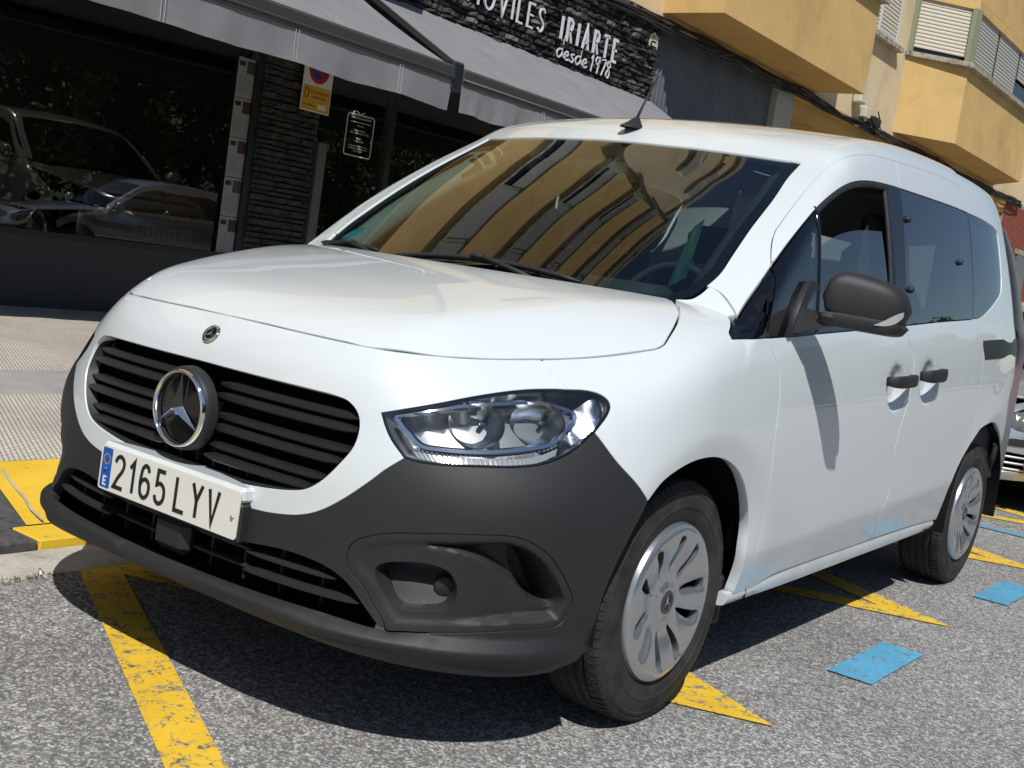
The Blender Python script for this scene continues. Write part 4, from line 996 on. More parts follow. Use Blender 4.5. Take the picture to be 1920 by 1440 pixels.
# ---- door mirrors
def side_pts(L): return lift(np.array(L,float),'x',G)
def mirror(s):
    # housing: rounded box lofted along its length, thick inboard, lower and thinner outboard
    root=None; n=18;k=20; V=[];F=[]
    i0=np.array((.965,.470,1.150)); i1=np.array((1.165,.575,1.140))
    for i in range(n):
        u=i/(n-1); c=i0*(1-u)+i1*u; e=min(1,(1-abs(2*u-1)**5)**.5+.02)
        top=.078-.026*u*u; bot=-.058-.002*u; dep=.062
        e=max(.05,(1-max(0,abs(2*u-1)-.0)**4.5)**.5)
        for j in range(k):
            t=2*math.pi*j/k; ca=math.cos(t);sa=math.sin(t); p=.62
            yy=np.sign(ca)*abs(ca)**p*dep*(.55+.45*e)*( -1 if False else 1); zz=np.sign(sa)*abs(sa)**p*((top if sa>0 else -bot))*e
            yy=yy*(.35 if ca>0 else 1.0)
            V.append((s*c[0],c[1]+yy,c[2]+zz+(.006 if sa>0 else 0)))
    for i in range(n-1):
        for j in range(k): F.append((i*k+j,i*k+(j+1)%k,(i+1)*k+(j+1)%k,(i+1)*k+j)[::-s])
    F+=[tuple(range(k))[::s],tuple((n-1)*k+j for j in range(k))[::-s]]
    hs_=mesh('door_mirror',V,F,M_black,van,True)
    # skirt under the housing and the arm to the door
    V=[];F=[]
    for i in range(n):
        u=i/(n-1); c=i0*(1-u)+i1*u; e=max(.05,(1-abs(2*u-1)**6)**.5)
        for (yy,zz) in ((-.058,-.036),(-.063,-.052),(-.052,-.074),(.01,-.078),(.022,-.056),(.02,-.036)): V.append((s*c[0],c[1]+yy*(.6+.4*e),c[2]+(zz+.05)*e-.05+(.004*u)))
    for i in range(n-1):
        for j in range(6): F.append((i*6+j,i*6+(j+1)%6,(i+1)*6+(j+1)%6,(i+1)*6+j)[::s])
    F+=[tuple(range(6))[::-s],tuple((n-1)*6+j for j in range(6))[::s]]
    smooth_angle(mesh('mirror_base',V,F,M_black,hs_),40)
    q=MB(); A=[(.888,.40,1.03),(.888,.47,1.035),(.875,.50,1.10),(.870,.46,1.10)]
    pts=lambda L,dx: [(s*(x+dx),y,z) for x,y,z in L]
    arm=MB(); a=[(.89,.405,1.028),(.89,.53,1.045),(.875,.50,1.115),(.87,.475,1.118)]; b=[(.975,.43,1.070),(.975,.53,1.072),(.972,.52,1.098),(.972,.45,1.105)]
    arm.add([(s*x,y,z) for x,y,z in a+b],[f[::s] for f in ((0,3,2,1),(4,5,6,7),(0,1,5,4),(1,2,6,5),(2,3,7,6),(3,0,4,7))]); smooth_angle(arm.obj('mirror_arm',M_black,hs_),30)
    # triangular sail that carries it
    P=np.array([[.897,.40,1.030],[.897,.44,1.033],[.86,.575,1.185],[.86,.555,1.19]]); 
    sp=side_pts([(.392,1.026),(.445,1.032),(.525,1.125),(.575,1.165),(.60,1.165),(.60,1.185),(.555,1.188),(.50,1.145)]); panel('mirror_sail',[sp],'x',M_black,hs_,G,h=.03,gap=0,off=-.014,skirt=.02,flip=(s<0))
    # indicator lens at the outer lower corner
    V=[];F=[]
    for i in range(9):
        u=.70+.29*i/8; c=i0*(1-u)+i1*u; e=max(.05,(1-abs(2*u-1)**4.5)**.5); zt=-.048+.046*(i/8)**1.2
        for zz in (-.050*e,min(zt,.03)*e): V.append((s*c[0],c[1]-.064*(.55+.45*e)-.0012,c[2]+zz))
    for i in range(8): F.append((2*i,2*i+1,2*i+3,2*i+2)[::-s])
    mesh('indicator_lens',V,F,mat('indicator_clear',(.42,.43,.43),.12,coat=1),hs_,True)
    return hs_
mirror(1)
fm=mirror(-1)                                     # far mirror is folded back against the glass
for o in [fm]+list(fm.children):
    o.data.transform(Matrix.Translation((-.90,.46,0))@Matrix.Rotation(R(-72),4,'Z')@Matrix.Translation((.90,-.46,0)))
# ---- roof antenna
ab=lift(np.array([[.011,.86]]),'z',G)[0]
V=[];F=[];k=14
for (h,l,w_) in ((0,.075,.030),(.006,.073,.029),(.012,.06,.022),(.022,.044,.013),(.034,.028,.008),(.042,.016,.006)):
    for j in range(k):
        t=2*math.pi*j/k; V.append((ab[0]+w_*math.cos(t),ab[1]+.012*(h/.04)*1.6+l*math.sin(t)*(1 if math.sin(t)<0 else .8),ab[2]+h+.05*(l*math.sin(t))+ .25*l*math.sin(t)*0))
for i in range(5):
    for j in range(k): F.append((i*k+j,i*k+(j+1)%k,(i+1)*k+(j+1)%k,(i+1)*k+j))
F.append(tuple(5*k+j for j in range(k)))
ant=mesh('antenna_base',V,F,M_black,roof,True)
q=MB(); q.tube([(ab[0],ab[1]+.015,ab[2]+.036),(ab[0],ab[1]+.05,ab[2]+.10),(ab[0],ab[1]+.115,ab[2]+.205)],[.0055,.0040,.0026],8); q.obj('antenna_mast',M_black,roof,True)
# ---- wipers
def onws(x,y,off): P=lift(np.array([[x,y]]),'z',Gw)[0]; n=grad(P[None],Gw)[0]; return P+n*off
def wiper(p0,p1,arm0):
    q=MB(); pts=[onws(p0[0]+(p1[0]-p0[0])*t,p0[1]+(p1[1]-p0[1])*t,.012) for t in np.linspace(0,1,12)]; q.tube(pts,[.004]+[.008]*10+[.004],6)
    q.tube([onws(p0[0]+(p1[0]-p0[0])*t,p0[1]+(p1[1]-p0[1])*t,.003) for t in np.linspace(0,1,12)],.004,4)
    w=q.obj('wiper',M_black,ws,True)
    q=MB(); mid=[onws((p0[0]+p1[0])/2,(p0[1]+p1[1])/2,.022)]; a=np.array(arm0); m2=np.array(mid[0]); q.tube([a,a*.5+m2*.5+np.array((0,0,.004)),m2],[.009,.008,.006],6); q.bbox(tuple(m2-np.array((.022,.014,.008))),tuple(m2+np.array((.022,.014,.008))),.005); q.obj('wiper_arm',M_black,ws,True)
wiper((-.69,.155),(-.33,.045),(-.30,.0,1.07)); wiper((-.27,.015),(.42,.065),(.30,.02,1.075))
# cowl panel under the screen
V=[];F=[]; xs=np.linspace(-.74,.74,40)
for x in xs:
    yr_=.144-.20*(1-min(1,(abs(x)/.669))**2)
    V+=[(x,yr_-.04,1.035),(x,yr_+.03,1.04),(x,yr_+.10,1.06)]
for i in range(39):
    for j in range(2): F.append((3*i+j,3*i+3+j,3*i+4+j,3*i+1+j))
mesh('cowl_panel',V,F,M_black,van,True)
# ---- stickers on the windscreen
def sticker0(name,poly2,m,off=-.008): 
    P=lift(np.array(poly2,float),'z',Gw); P=P-grad(P,Gw)*(-off); return mesh(name,P,[tuple(range(len(P)))],m,ws)
def sticker(name,pts,m): 
    P=lift(np.array(pts,float),'z',Gw); P=P-grad(P,Gw)*.0075; return mesh(name,P,[tuple(range(len(P)))],m,ws)
th=np.linspace(0,2*math.pi,24,endpoint=False)
_m=mat('blue_sticker',(.06,.33,.50),.5); nd,lk,bs=nodes(_m); setc(_m,ramp(_m,noise(_m,texco(_m),60,3),[(.4,(.05,.33,.52)),(.62,(.16,.48,.60))]))
c_=lift(np.array([[-.625,.205]]),'z',Gw)[0]
sticker('round_sticker',[(-.612+.042*math.cos(t),.20+.034*math.sin(t)) for t in th],_m)
sticker('orange_sticker',[(-.60,.80),(-.52,.785),(-.535,.755),(-.612,.768)],mat('orange_sticker',(.75,.13,.03),.5))
sticker('white_sticker',[(-.615,.76),(-.525,.742),(-.545,.655),(-.560,.655),(-.555,.72),(-.61,.735)],mat('pale_sticker',(.55,.57,.55),.5))
# ---- cabin
cab=empty('cabin',(0,0,0),0,van)
V=[];F=[]; xs=np.linspace(-.80,.80,21)
prof=[(-.02,1.00),(.10,1.03),(.22,1.045),(.38,1.045),(.46,1.02),(.50,.96),(.52,.85),(.55,.60)]
for x in xs:
    b=.05*(abs(x)/.8)**4
    for y,z in prof: V.append((x,y+.18*(x/.75)**2*(y<.3)*(1-.0)*.9,z+b*.4-(.012 if abs(x)<.3 else 0)))
k=len(prof)
for i in range(20):
    for j in range(k-1): F.append((i*k+j,(i+1)*k+j,(i+1)*k+j+1,i*k+j+1))
dash=mesh('dashboard',V,F,M_int,van,True); _c=texco(M_int); bump(M_int,noise(M_int,_c,500,2),.15,.001)
# speaker grille at the passenger corner of the dash
mb=MB()
for i in range(11):
    for j in range(7):
        x=-.66+.012*i+(.006 if j%2 else 0); y=.27+.014*j
        if (x+.60)**2/.075**2+(y-.31)**2/.06**2<1: mb.box((x-.004,y-.0025,1.062),(x+.004,y+.0025,1.068))
mb.obj('speaker_slots',M_dark,dash)
bx=MB(); bx.bbox((.24,.30,1.02),(.52,.46,1.115),.03); smooth_angle(bx.obj('instrument_hood',M_intd,dash),60)
q=MB(); t=np.linspace(0,2*math.pi,41); sw=[(.38+.175*math.cos(a),.62+.06*math.sin(a),1.02+.165*math.sin(a)) for a in t]; q.tube(sw,.013,8,False); swo=q.obj('steering_wheel',M_intd,dash,True)
q=MB(); q.bbox((.32,.585,.97),(.44,.625,1.06),.02); q.tube([(.21,.61,1.02),(.38,.60,1.02),(.55,.61,1.02)],.014,6); q.obj('steering_hub',M_intd,dash)
def seat(x,y):
    s_=empty('seat',(x,y,0),0,van)
    def cush(n,a,b,e): 
        o=MB().bbox(a,b,e).obj(n,M_fabric,s_); smooth_angle(o,70); return o
    cush('cushion',(-.24,-.05,.55),(.24,.45,.70),.06); b=cush('backrest',(-.24,.42,.66),(.24,.56,1.22),.06); b.data.transform(Matrix.Translation((0,.5,.68))@Matrix.Rotation(R(-14),4,'X')@Matrix.Translation((0,-.5,-.68)))
    cush('headrest',(-.12,.62,1.24),(.12,.72,1.42),.045)
    q=MB(); q.tube([(-.06,.62,1.16),(-.06,.66,1.26)],.006,6); q.tube([(.06,.62,1.16),(.06,.66,1.26)],.006,6); tag(q.obj('headrest_posts',M_chrome,s_),kind=None)
for x,y in ((.37,.75),(-.37,.75),(.38,1.65),(0,1.65),(-.38,1.65)): seat(x,y)
q=MB(); q.box((-.84,.4,.40),(.84,3.2,.44)); q.obj('cabin_floor',M_intd,van)
# headliner and trims close off the shell from inside
M_head=mat('headliner',(.30,.30,.29),.9)
V=[];F=[]; ys=np.linspace(.86,3.1,14); xs=np.linspace(-.62,.62,9)
for y in ys:
    for x in xs: V.append((x,y,float(T_top(np.array(x),np.array(y)))-.05-.03*(abs(x)/.62)**4))
for i in range(13):
    for j in range(8): F.append((i*9+j,i*9+j+1,(i+1)*9+j+1,(i+1)*9+j)[::-1])
mesh('headliner',V,F,M_head,van,True)
for s in (1,-1):
    q=MB(); L=np.array([(.715,.20,1.08),(.69,.40,1.24),(.655,.64,1.40),(.61,.88,1.54)]); P=catmull(L,.05)*np.array((s,1,1)); q.tube(P+np.array((-s*.035,.05,-.02)),.045,8); q.obj('pillar_trim',mat('pale_trim',(.33,.35,.34),.8) if s<0 else M_intd,van,True)  # near trim coloured dark to stand for the dark reflection over that pillar
    # inner door cards
    V=[];F=[]
    for y in np.linspace(.36,2.3,12):
        for z in (.42,.7,float(beltz(np.array(y)))-.02): V.append((s*(.84 if z<.9 else .83),y,z))
    for i in range(11):
        for j in range(2): F.append((i*3+j,i*3+j+1,(i+1)*3+j+1,(i+1)*3+j)[::s])
    mesh('door_card',V,F,M_intd,van)
    box('pillar_inner',(min(s*.68,s*.76),1.36,1.08),(max(s*.68,s*.76),1.47,1.47),M_intd,van,.02)
    box('pillar_inner',(min(s*.68,s*.765),2.22,1.14),(max(s*.68,s*.765),2.32,1.48),M_intd,van,.02)
    # rear side trim behind the rear seats
    box('rear_trim',(min(s*.80,s*.86),2.3,.44),(max(s*.80,s*.86),3.15,1.12),M_intd,van,.02)
# rear-view mirror and price card lying behind the screen
q=MB(); q.bbox((-.11,.70,1.43),(.11,.73,1.50),.012); q.tube([(0,.735,1.47),(0,.79,1.54)],.012,8); smooth_angle(q.obj('rear_view_mirror',M_intd,van),50)
m_=mat('price_card_print',(.1,.3,.3),.6); nd,lk,bs=nodes(m_); cc=texco(m_); setc(m_,ramp(m_,noise(m_,cc,9,3),[(.35,(.03,.15,.45)),(.5,(.10,.35,.30)),(.62,(.25,.5,.15)),(.72,(.6,.65,.6))]))
q=MB(); q.add([(.45,.60,1.15),(.50,.40,1.11),(.50,.50,1.30),(.45,.66,1.34)],[(0,1,2,3)]); q.add([(.55,.58,1.13),(.60,.44,1.11),(.60,.55,1.30),(.55,.68,1.33)],[(0,1,2,3)]); tag(q.obj('printed_cards',m_,van),kind='stuff')
# ---------------------------------------------------------------- the apartment building with the car showroom
XF=-7.0
B=empty('apartment_building',(XF,15,0)); tag(B,'ochre apartment building with bay windows above a black stone car showroom','building')
B.location=(0,0,0)
def stucco(name,c,var=.12):
    m=mat(name,c,.9,spec=.2); co=texco(m)
    a=ramp(m,noise(m,co,.9,7,.6,.6),[(.28,tuple(x*(1-var*1.6) for x in c)),(.5,c),(.75,tuple(min(1,x*(1+var)) for x in c))])
    cr=voro(m,co,.55,'DISTANCE_TO_EDGE'); 
    f=ramp(m,math_(m,'ADD',cr,math_(m,'MULTIPLY',noise(m,co,5,5),.05)),[(.018,.86),(.030,1)])
    setc(m,mixc(m,1,a,f,'MULTIPLY')); bump(m,noise(m,co,55,5),.25,.006); return m
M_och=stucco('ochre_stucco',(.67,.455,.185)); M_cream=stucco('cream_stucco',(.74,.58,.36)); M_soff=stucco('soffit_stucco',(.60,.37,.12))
M_alu=mat('dark_aluminium',(.022,.023,.026),.4,.3); M_panel=mat('charcoal_panel',(.030,.030,.034),.55)
M_shop=thinglass('showroom_glass',(.58,.62,.64),0,1.72); M_stone=None
M_win=mat('dark_window_glass',(.012,.014,.018),.03,spec=.8); M_sill=mat('weathered_sill',(.42,.38,.31),.9); co=texco(M_sill); setc(M_sill,ramp(M_sill,noise(M_sill,co,9,7,.7),[(.35,(.10,.09,.08)),(.5,(.40,.36,.28)),(.7,(.52,.47,.38))]))
M_shut=mat('roller_shutter_cream',(.66,.61,.50),.6); M_shg=mat('roller_shutter_grey',(.50,.49,.46),.6); M_green=mat('pale_green_post',(.28,.31,.20),.7); M_wf=mat('white_window_frame',(.62,.64,.66),.45)
def wall(name,y0,y1,z0,z1,m,x0=XF-.25,x1=XF,parent=B): return box(name,(x0,y0,z0),(x1,y1,z1),m,parent)
wall('upper_wall',-40,70,4.96,20.3,M_cream)
wall('parapet',-40.1,70.1,20.3,20.85,M_sill,XF-.3,XF+.16)
# ground floor: showroom front
wall('base_panel',-18,5.15,.0,.735,M_panel); wall('base_panel',5.98,12.35,.0,.16,M_panel)
wall('fascia_board',-18,12.4,2.95,4.96,M_panel,XF-.3,XF-.02)
PANE_R,PANE_T=-5.4,.55       # big pane deliberately turned and tilted to shift the car's reflection
sh=empty('showroom_window',(0,0,0),0,B)
def pane(y0,y1,z0,z1,nm='pane',par=sh,m=M_shop): return mesh(nm,[(XF-.05,y0,z0),(XF-.05,y1,z0),(XF-.05,y1,z1),(XF-.05,y0,z1)],[(0,1,2,3)],m,par)
big=pane(-2.2,5.10,.76,2.95); bm_=Matrix.Translation((XF-.05,5.1,1.6))@Matrix.Rotation(R(PANE_R),4,'Z')@Matrix.Rotation(R(PANE_T),4,'Y')@Matrix.Translation((-XF+.05,-5.1,-1.6)); big.data.transform(bm_); pane(-9.6,-2.28,.76,2.95); pane(6.0,7.06,.16,2.95); pane(7.16,9.6,.16,2.95); pane(9.7,12.2,.16,2.95)
for y in (-2.28,5.10,7.06,9.6,12.2,-9.7): box('mullion',(XF-.10,y,.735 if y<5.2 else .16),(XF+.0,y+.085,2.95),M_alu,sh)
for y0,y1,z in ((-9.6,5.1,.735),(6.0,12.2,.16)): box('rail',(XF-.10,y0,z-.0),(XF+.004,y1,z+.05),M_alu,sh)
box('stub_post',(XF-.04,5.99,.16),(XF+.05,6.11,2.05),mat('grey_post',(.10,.10,.105),.6),sh)
# stone facing
def stone_mat(name,dark,light):
    m=mat(name,dark,.8,spec=.35); co=texco(m,'Object'); n,l,b=nodes(m); oi=n.new('ShaderNodeObjectInfo')
    base=ramp(m,oi.outputs['Random'],[(0,tuple(x*.55 for x in dark)),(.6,dark),(1,light)])
    setc(m,mixc(m,1,base,ramp(m,noise(m,co,9,7,.7),[(.3,.5),(.7,1.35)]),'MULTIPLY')); bump(m,noise(m,co,18,7,.7),.9,.03); return m
M_stone=stone_mat('black_slate_stone',(.060,.057,.054),(.30,.28,.26))
def stone_verts(l,h,d,jit=.3):
    V=[];n=4
    ys=np.linspace(0,l,n+1); front=[]
    r=lambda a: rng.normal(0,a)
    P=[]
    for k,y in enumerate(ys):
        e=.0 if 0<k<n else .45
        P.append([(0,y,0),(d*(1-e)*(.7+.5*rng.random()),y+r(.006),h*(.12+.12*rng.random())),(d*(1-e)*(.6+.6*rng.random()),y+r(.006),h*(.80+.12*rng.random())),(0,y,h)])
    V=[p for c in P for p in c]; F=[]
    for k in range(n):
        for j in range(3): F.append((k*4+j,(k+1)*4+j,(k+1)*4+j+1,k*4+j+1))
    F+=[(0,1,2,3),(n*4+3,n*4+2,n*4+1,n*4)]
    return V,F
def stones(y0,y1,z0,z1,x,hm,lm,parent,maxn=None,depth=.06,name='stone'):
    rows=[];z=z0
    while z<z1-.02:
        h=min(hm*(.7+.7*rng.random()),z1-z); y=y0-rng.random()*lm*.5
        while y<y1-.01:
            l=lm*(.45+1.1*rng.random()); a=max(y,y0);b=min(y+l,y1)
            if b-a>.03: rows.append((a,b,z,h))
            y+=l
        z+=h
    idx=rng.permutation(len(rows)); cnt=0; rest=MB()
    pools=None
    if maxn: pools=[stone_verts(1,1,1) for _ in range(10)]; pm=[]
    if maxn:
        for V,F in pools:
            me=bpy.data.meshes.new(name); me.from_pydata(V,[],F); me.materials.append(M_stone); pm.append(me)
    order=sorted(range(len(rows)),key=lambda i:-(rows[i][1]-rows[i][0])*rows[i][3])
    for r_,i in enumerate(order):
        a,b,z,h=rows[i]; d=depth*(.4+1.0*rng.random())
        if maxn and r_<maxn:
            o=bpy.data.objects.new(name,pm[int(rng.integers(10))]); o.location=(x,a+.003,z+.003); o.scale=(d,b-a-.006,h-.006); link(o,parent)
        else:
            V,F=stone_verts(b-a-.006,h-.006,d); rest.add([(x+p[0],a+p[1],z+p[2]) for p in V],F)
    if rest.V: tag(rest.obj('stone_facing',M_stone,parent),kind='stuff')
fas=box('stone_backing',(XF-.05,6.0,3.55),(XF-.005,12.38,4.95),mat('mortar_black',(.008,.008,.008),.95),B)
stones(6.2,12.36,3.60,4.93,XF,.062,.21,fas,maxn=290,depth=.085)
pil=box('stone_pilaster',(XF-.2,5.19,.10),(XF-.005,5.97,3.2),MATS['mortar_black'],B)
stones(5.19,5.97,.12,2.98,XF,.062,.24,pil,maxn=None,depth=.05)
# lettering
M_let=mat('white_sign_letters',(.74,.76,.78),.35); 
GS={'A':[[(0,0),(.30,1),(.6,0)],[(.1,.3),(.5,.3)]],'U':[[(0,1),(0,.25),(.12,.04),(.28,0),(.44,.04),(.56,.25),(.56,1)]],'T':[[(0,1),(.56,1)],[(.28,1),(.28,0)]],
'O':[[(.36,1),(.12,.88),(0,.5),(.12,.12),(.36,0),(.6,.12),(.72,.5),(.6,.88),(.36,1)]],'M':[[(0,0),(.06,1),(.36,.25),(.66,1),(.72,0)]],'V':[[(0,1),(.30,0),(.6,1)]],'I':[[(.05,0),(.05,1)]],'L':[[(0,1),(0,0),(.42,0)]],
'E':[[(.45,1),(0,1),(0,0),(.45,0)],[(0,.52),(.38,.52)]],'S':[[(.44,.84),(.32,.98),(.14,.96),(.03,.8),(.08,.62),(.3,.46),(.42,.3),(.38,.1),(.2,0),(.0,.12)]],'R':[[(0,0),(0,1),(.28,1),(.46,.88),(.44,.64),(.26,.52),(.04,.52)],[(.2,.52),(.5,0)]]}
sg=empty('shop_sign',(XF+.06,9.4,4.0)); tag(sg,'white raised letters of the car dealer name on the black stone wall','sign'); sg.location=(0,0,0)
def letters(txt,y,z,H,w,step,th=.05,curve='OUS',bold=1.0,sx=1.0):
    for ch in txt:
        if ch==' ': y+=step*.6; continue
        q=MB(); wd=max(p[0] for s_ in GS[ch] for p in s_)
        for s_ in GS[ch]:
            P=np.array([(a*H*sx,b*H) for a,b in s_]); P=catmull(P,.02) if ch in curve else P
            stroke(q,P,w*(1 if s_ is GS[ch][0] else .85),(XF+.10,y,z),(0,1,0),(0,0,1),th)
        q.obj('letter',M_let,sg); y+=wd*H*sx+step
    return y
letters('AUTOMOVILES',6.90,4.015,.28,.024,.104,th=.02,sx=.92)
letters('IRIARTE',9.84,4.035,.285,.040,.132,th=.02,curve='S',sx=.74)
# accent of the O
q=MB(); stroke(q,[(0,0),(.05,.07)],.03,(XF+.10,7.93,4.31),(0,1,0),(0,0,1),.05); q.obj('letter',M_let,sg)
def script(pts,y,z,H,w):
    q=MB(); stroke(q,catmull(np.array([(a*H,b*H) for a,b in pts]),.008),w,(XF+.10,y,z),(0,1,0),(0,0,1),.012); q.obj('letter',M_let,sg)
S_d=[(.55,.48),(.25,.5),(.0,.25),(.15,0),(.5,.2),(.62,.9),(.66,1.25),(.6,.3),(.75,.05)]; S_e=[(.0,.2),(.35,.3),(.3,.5),(.1,.42),(.05,.12),(.25,0),(.5,.1)]; S_s=[(.4,.5),(.12,.42),(.15,.28),(.35,.18),(.25,0),(.0,.05)]
y=9.82
for pts,ad in ((S_d,.175),(S_e,.135),(S_s,.125),(S_d,.175),(S_e,.20)): script(pts,y,3.81,.215,.020); y+=ad
for pts,ad in (([(.0,.75),(.15,1),(.05,0)],.09),([(.5,.9),(.2,1),(.05,.75),(.25,.55),(.5,.75),(.5,1),(.3,.0)],.14),([(.05,.95),(.5,1),(.15,0)],.13),([(.45,.85),(.2,1),(.1,.75),(.42,.35),(.3,0),(.05,.15),(.2,.45),(.48,.8)],.14)): script(pts,y,3.795,.215,.018); y+=ad+.005
# oval alarm sign
ov=empty('oval_wall_sign',(XF+.04,12.19,4.52)); tag(ov,'cream oval alarm sign at the right end of the stone wall','sign')
t=np.linspace(0,2*math.pi,32,endpoint=False); V=[(.03,.115*math.cos(a),.16*math.sin(a)) for a in t]+[(-.03,.125*math.cos(a),.17*math.sin(a)) for a in t]; mesh('face',V,[tuple(range(32))]+[(i,32+i,32+(i+1)%32,(i+1)%32) for i in range(32)],mat('cream_plastic',(.62,.58,.44),.5),ov)
q=MB(); q.box((.03,-.075,-.075),(.034,.075,-.03)); q.box((.03,-.05,.02),(.034,.06,.04)); q.box((.03,-.06,.09),(.034,-.03,.12)); tag(q.obj('print',M_ink,ov),kind='stuff')
# awnings
M_aw=mat('grey_awning_fabric',(.27,.27,.285),.85); co=texco(M_aw); setc(M_aw,ramp(M_aw,noise(M_aw,co,3,5),[(.3,(.20,.198,.212)),(.7,(.24,.237,.252))])); bump(M_aw,noise(M_aw,co,2.2,3),.25,.05)
M_bar=mat('awning_bar',(.055,.058,.055),.45,.2)
def awning(y0,y1,lab,seams):
    a=empty('awning',(XF+.1,(y0+y1)/2,2.4)); a.location=(0,0,0); tag(a,lab,'awning','awnings over the showroom front')
    n=26; V=[];F=[]; xw,zw,xf,zf=XF+.06,3.735,-5.22,2.85
    for i in range(n+1):
        y=y0+(y1-y0)*i/n
        for k in range(7):
            u=k/6; V.append((xw+(xf-xw)*u,y,zw+(zf-zw)*u-.035*math.sin(math.pi*u)))
    for i in range(n):
        for k in range(6): F.append((i*7+k,i*7+k+1,(i+1)*7+k+1,(i+1)*7+k))
    mesh('canopy',V,F,M_aw,a,True)
    q=MB(); q.bbox((xf-.06,y0-.02,2.70),(xf+.07,y1+.02,2.855),.025); q.obj('front_bar',M_bar,a)
    q=MB(); q.tube([(xf+.072,y0,2.745),(xf+.072,y1,2.745)],.012,6); q.obj('bar_bead',mat('awning_bead',(.09,.09,.09),.5),a,True)
    V=[];F=[]; n=110
    for i in range(n+1):
        y=y0+(y1-y0)*i/n; wv=.018*math.sin(i*.62)+.012*math.sin(i*1.7+1)
        for k in range(6):
            u=k/5; V.append((xf+.05+wv*u,y,2.705-.265*u+.008*math.sin(i*.5)*u))
    for i in range(n):
        for k in range(5): F.append((i*6+k,i*6+k+1,(i+1)*6+k+1,(i+1)*6+k))
    vl=mesh('valance',V,F,M_aw,a,True)
    q=MB()
    for sy in seams:
        if y0<sy<y1:
            for d in (-.018,.018): q.tube([(xf+.071+.0,sy+d,2.70),(xf+.075,sy+d,2.445)],.0035,4)
    if q.V: q.obj('seam_stitch',mat('stitch_grey',(.34,.34,.35),.8),a)
    for ya in (y0+.03,y1-.03):
        q=MB(); q.tube([(xw,ya,2.9),((xw+xf)/2,ya+.0,2.95),(xf,ya,2.78)],.028,8); q.obj('arm',M_alu,a,True)
awning(-6.2,5.88,'grey fabric awning over the left showroom window',[-3.6,-.5,2.62,5.15,3.9]); awning(6.02,12.35,'grey fabric awning below the white shop letters',[7.36,9.9])
q=MB(); q.bbox((-5.35,5.86,2.62),(-5.16,6.03,2.90),.02); q.tube([(-5.24,5.95,2.86),(XF+.05,5.95,3.78)],.045,6); tag(q.obj('awning_joint',MATS['dark_aluminium']),'black joint and rail between the two grey awnings','awning bracket')
# posters of cars for sale on the glass
M_sheet=mat('price_sheet_paper',(.27,.28,.29),.6); M_grey=mat('sheet_text_grey',(.13,.13,.14),.7); cols=[(.045,.048,.05),(.055,.018,.018),(.06,.02,.018),(.05,.05,.055),(.05,.032,.024)]
nm=['top','second','third','fourth','lowest']
for k in range(5):
    z1=2.68-.385*k; p=empty('price_sheet',(XF+.0,5.02,z1-.375)); tag(p,f'white price sheet with a small car photo, {nm[k]} of the five on the glass','poster','price sheets in a column on the showroom glass')
    x=-.030; box('sheet',(x-.004,-.13,0),(x,.13,.378),M_sheet,p)
    box('car_photo',(x,-.02,.235),(x+.002,.118,.355),mat('sheet_photo_%d'%k,cols[k],.6),p)
    q=MB(); q.box((x,-.115,.30),(x+.002,-.045,.345)); q.obj('logo_block',M_ink,p)
    q=MB(); q.box((x,.075,.03),(x+.002,.115,.085))
    for r_ in range(9): q.box((x,-.115,.05+.018*r_),(x+.0015,-.115+.16*(.6+.4*rng.random()),.054+.018*r_))
    tag(q.obj('print_lines',M_grey,p),kind='stuff')
# no-parking plate on the pilaster
npk=empty('no_parking_sign',(XF+.075,5.83,2.33)); tag(npk,'white and yellow no-parking plate with red and blue disc on stone pilaster','sign')
box('plate',(0,-.20,0),(.012,.20,.60),mat('sign_white',(.70,.70,.68),.4),npk); box('yellow_field',(.012,-.19,.01),(.0145,.19,.255),mat('sign_yellow',(.62,.34,.02),.45),npk)
def disc(nm_,r,m,x,c,par): t=np.linspace(0,2*math.pi,40,endpoint=False); return mesh(nm_,[(x,c[0]+r*math.cos(a),c[1]+r*math.sin(a)) for a in t],[tuple(range(40))],m,par)
disc('red_disc',.145,mat('sign_red',(.42,.02,.02),.4),.0135,(0,.43),npk); disc('blue_disc',.105,mat('sign_blue',(.02,.05,.22),.4),.0150,(0,.43),npk)
q=MB(); stroke(q,[(-.10,.53),(.10,.33)],.035,(.0152,0,0),(0,1,0),(0,0,1),.001); q.obj('red_bar',MATS['sign_red'],npk)
box('number_label',(.0145,.03,.035),(.016,.15,.085),MATS['sign_white'],npk)
mw=frame((.0150,.035,.195),(0,1,0),(0,0,1)); text('words','AYUNTAMIENTO',.036,M_ink,npk,mw,.0006); text('words','PAMPLONA',.036,M_ink,npk,frame((.0150,.035,.145),(0,1,0),(0,0,1)),.0006); text('words','LIC. MPAL. nº',.032,M_ink,npk,frame((.0150,-.075,.06),(0,1,0),(0,0,1)),.0006)
q=MB(); stroke(q,[(-.165,.21),(-.165,.15),(-.14,.125),(-.115,.15),(-.115,.21),(-.14,.225)],.010,(.0150,0,0),(0,1,0),(0,0,1),.0008,True); q.obj('crest',M_ink,npk)
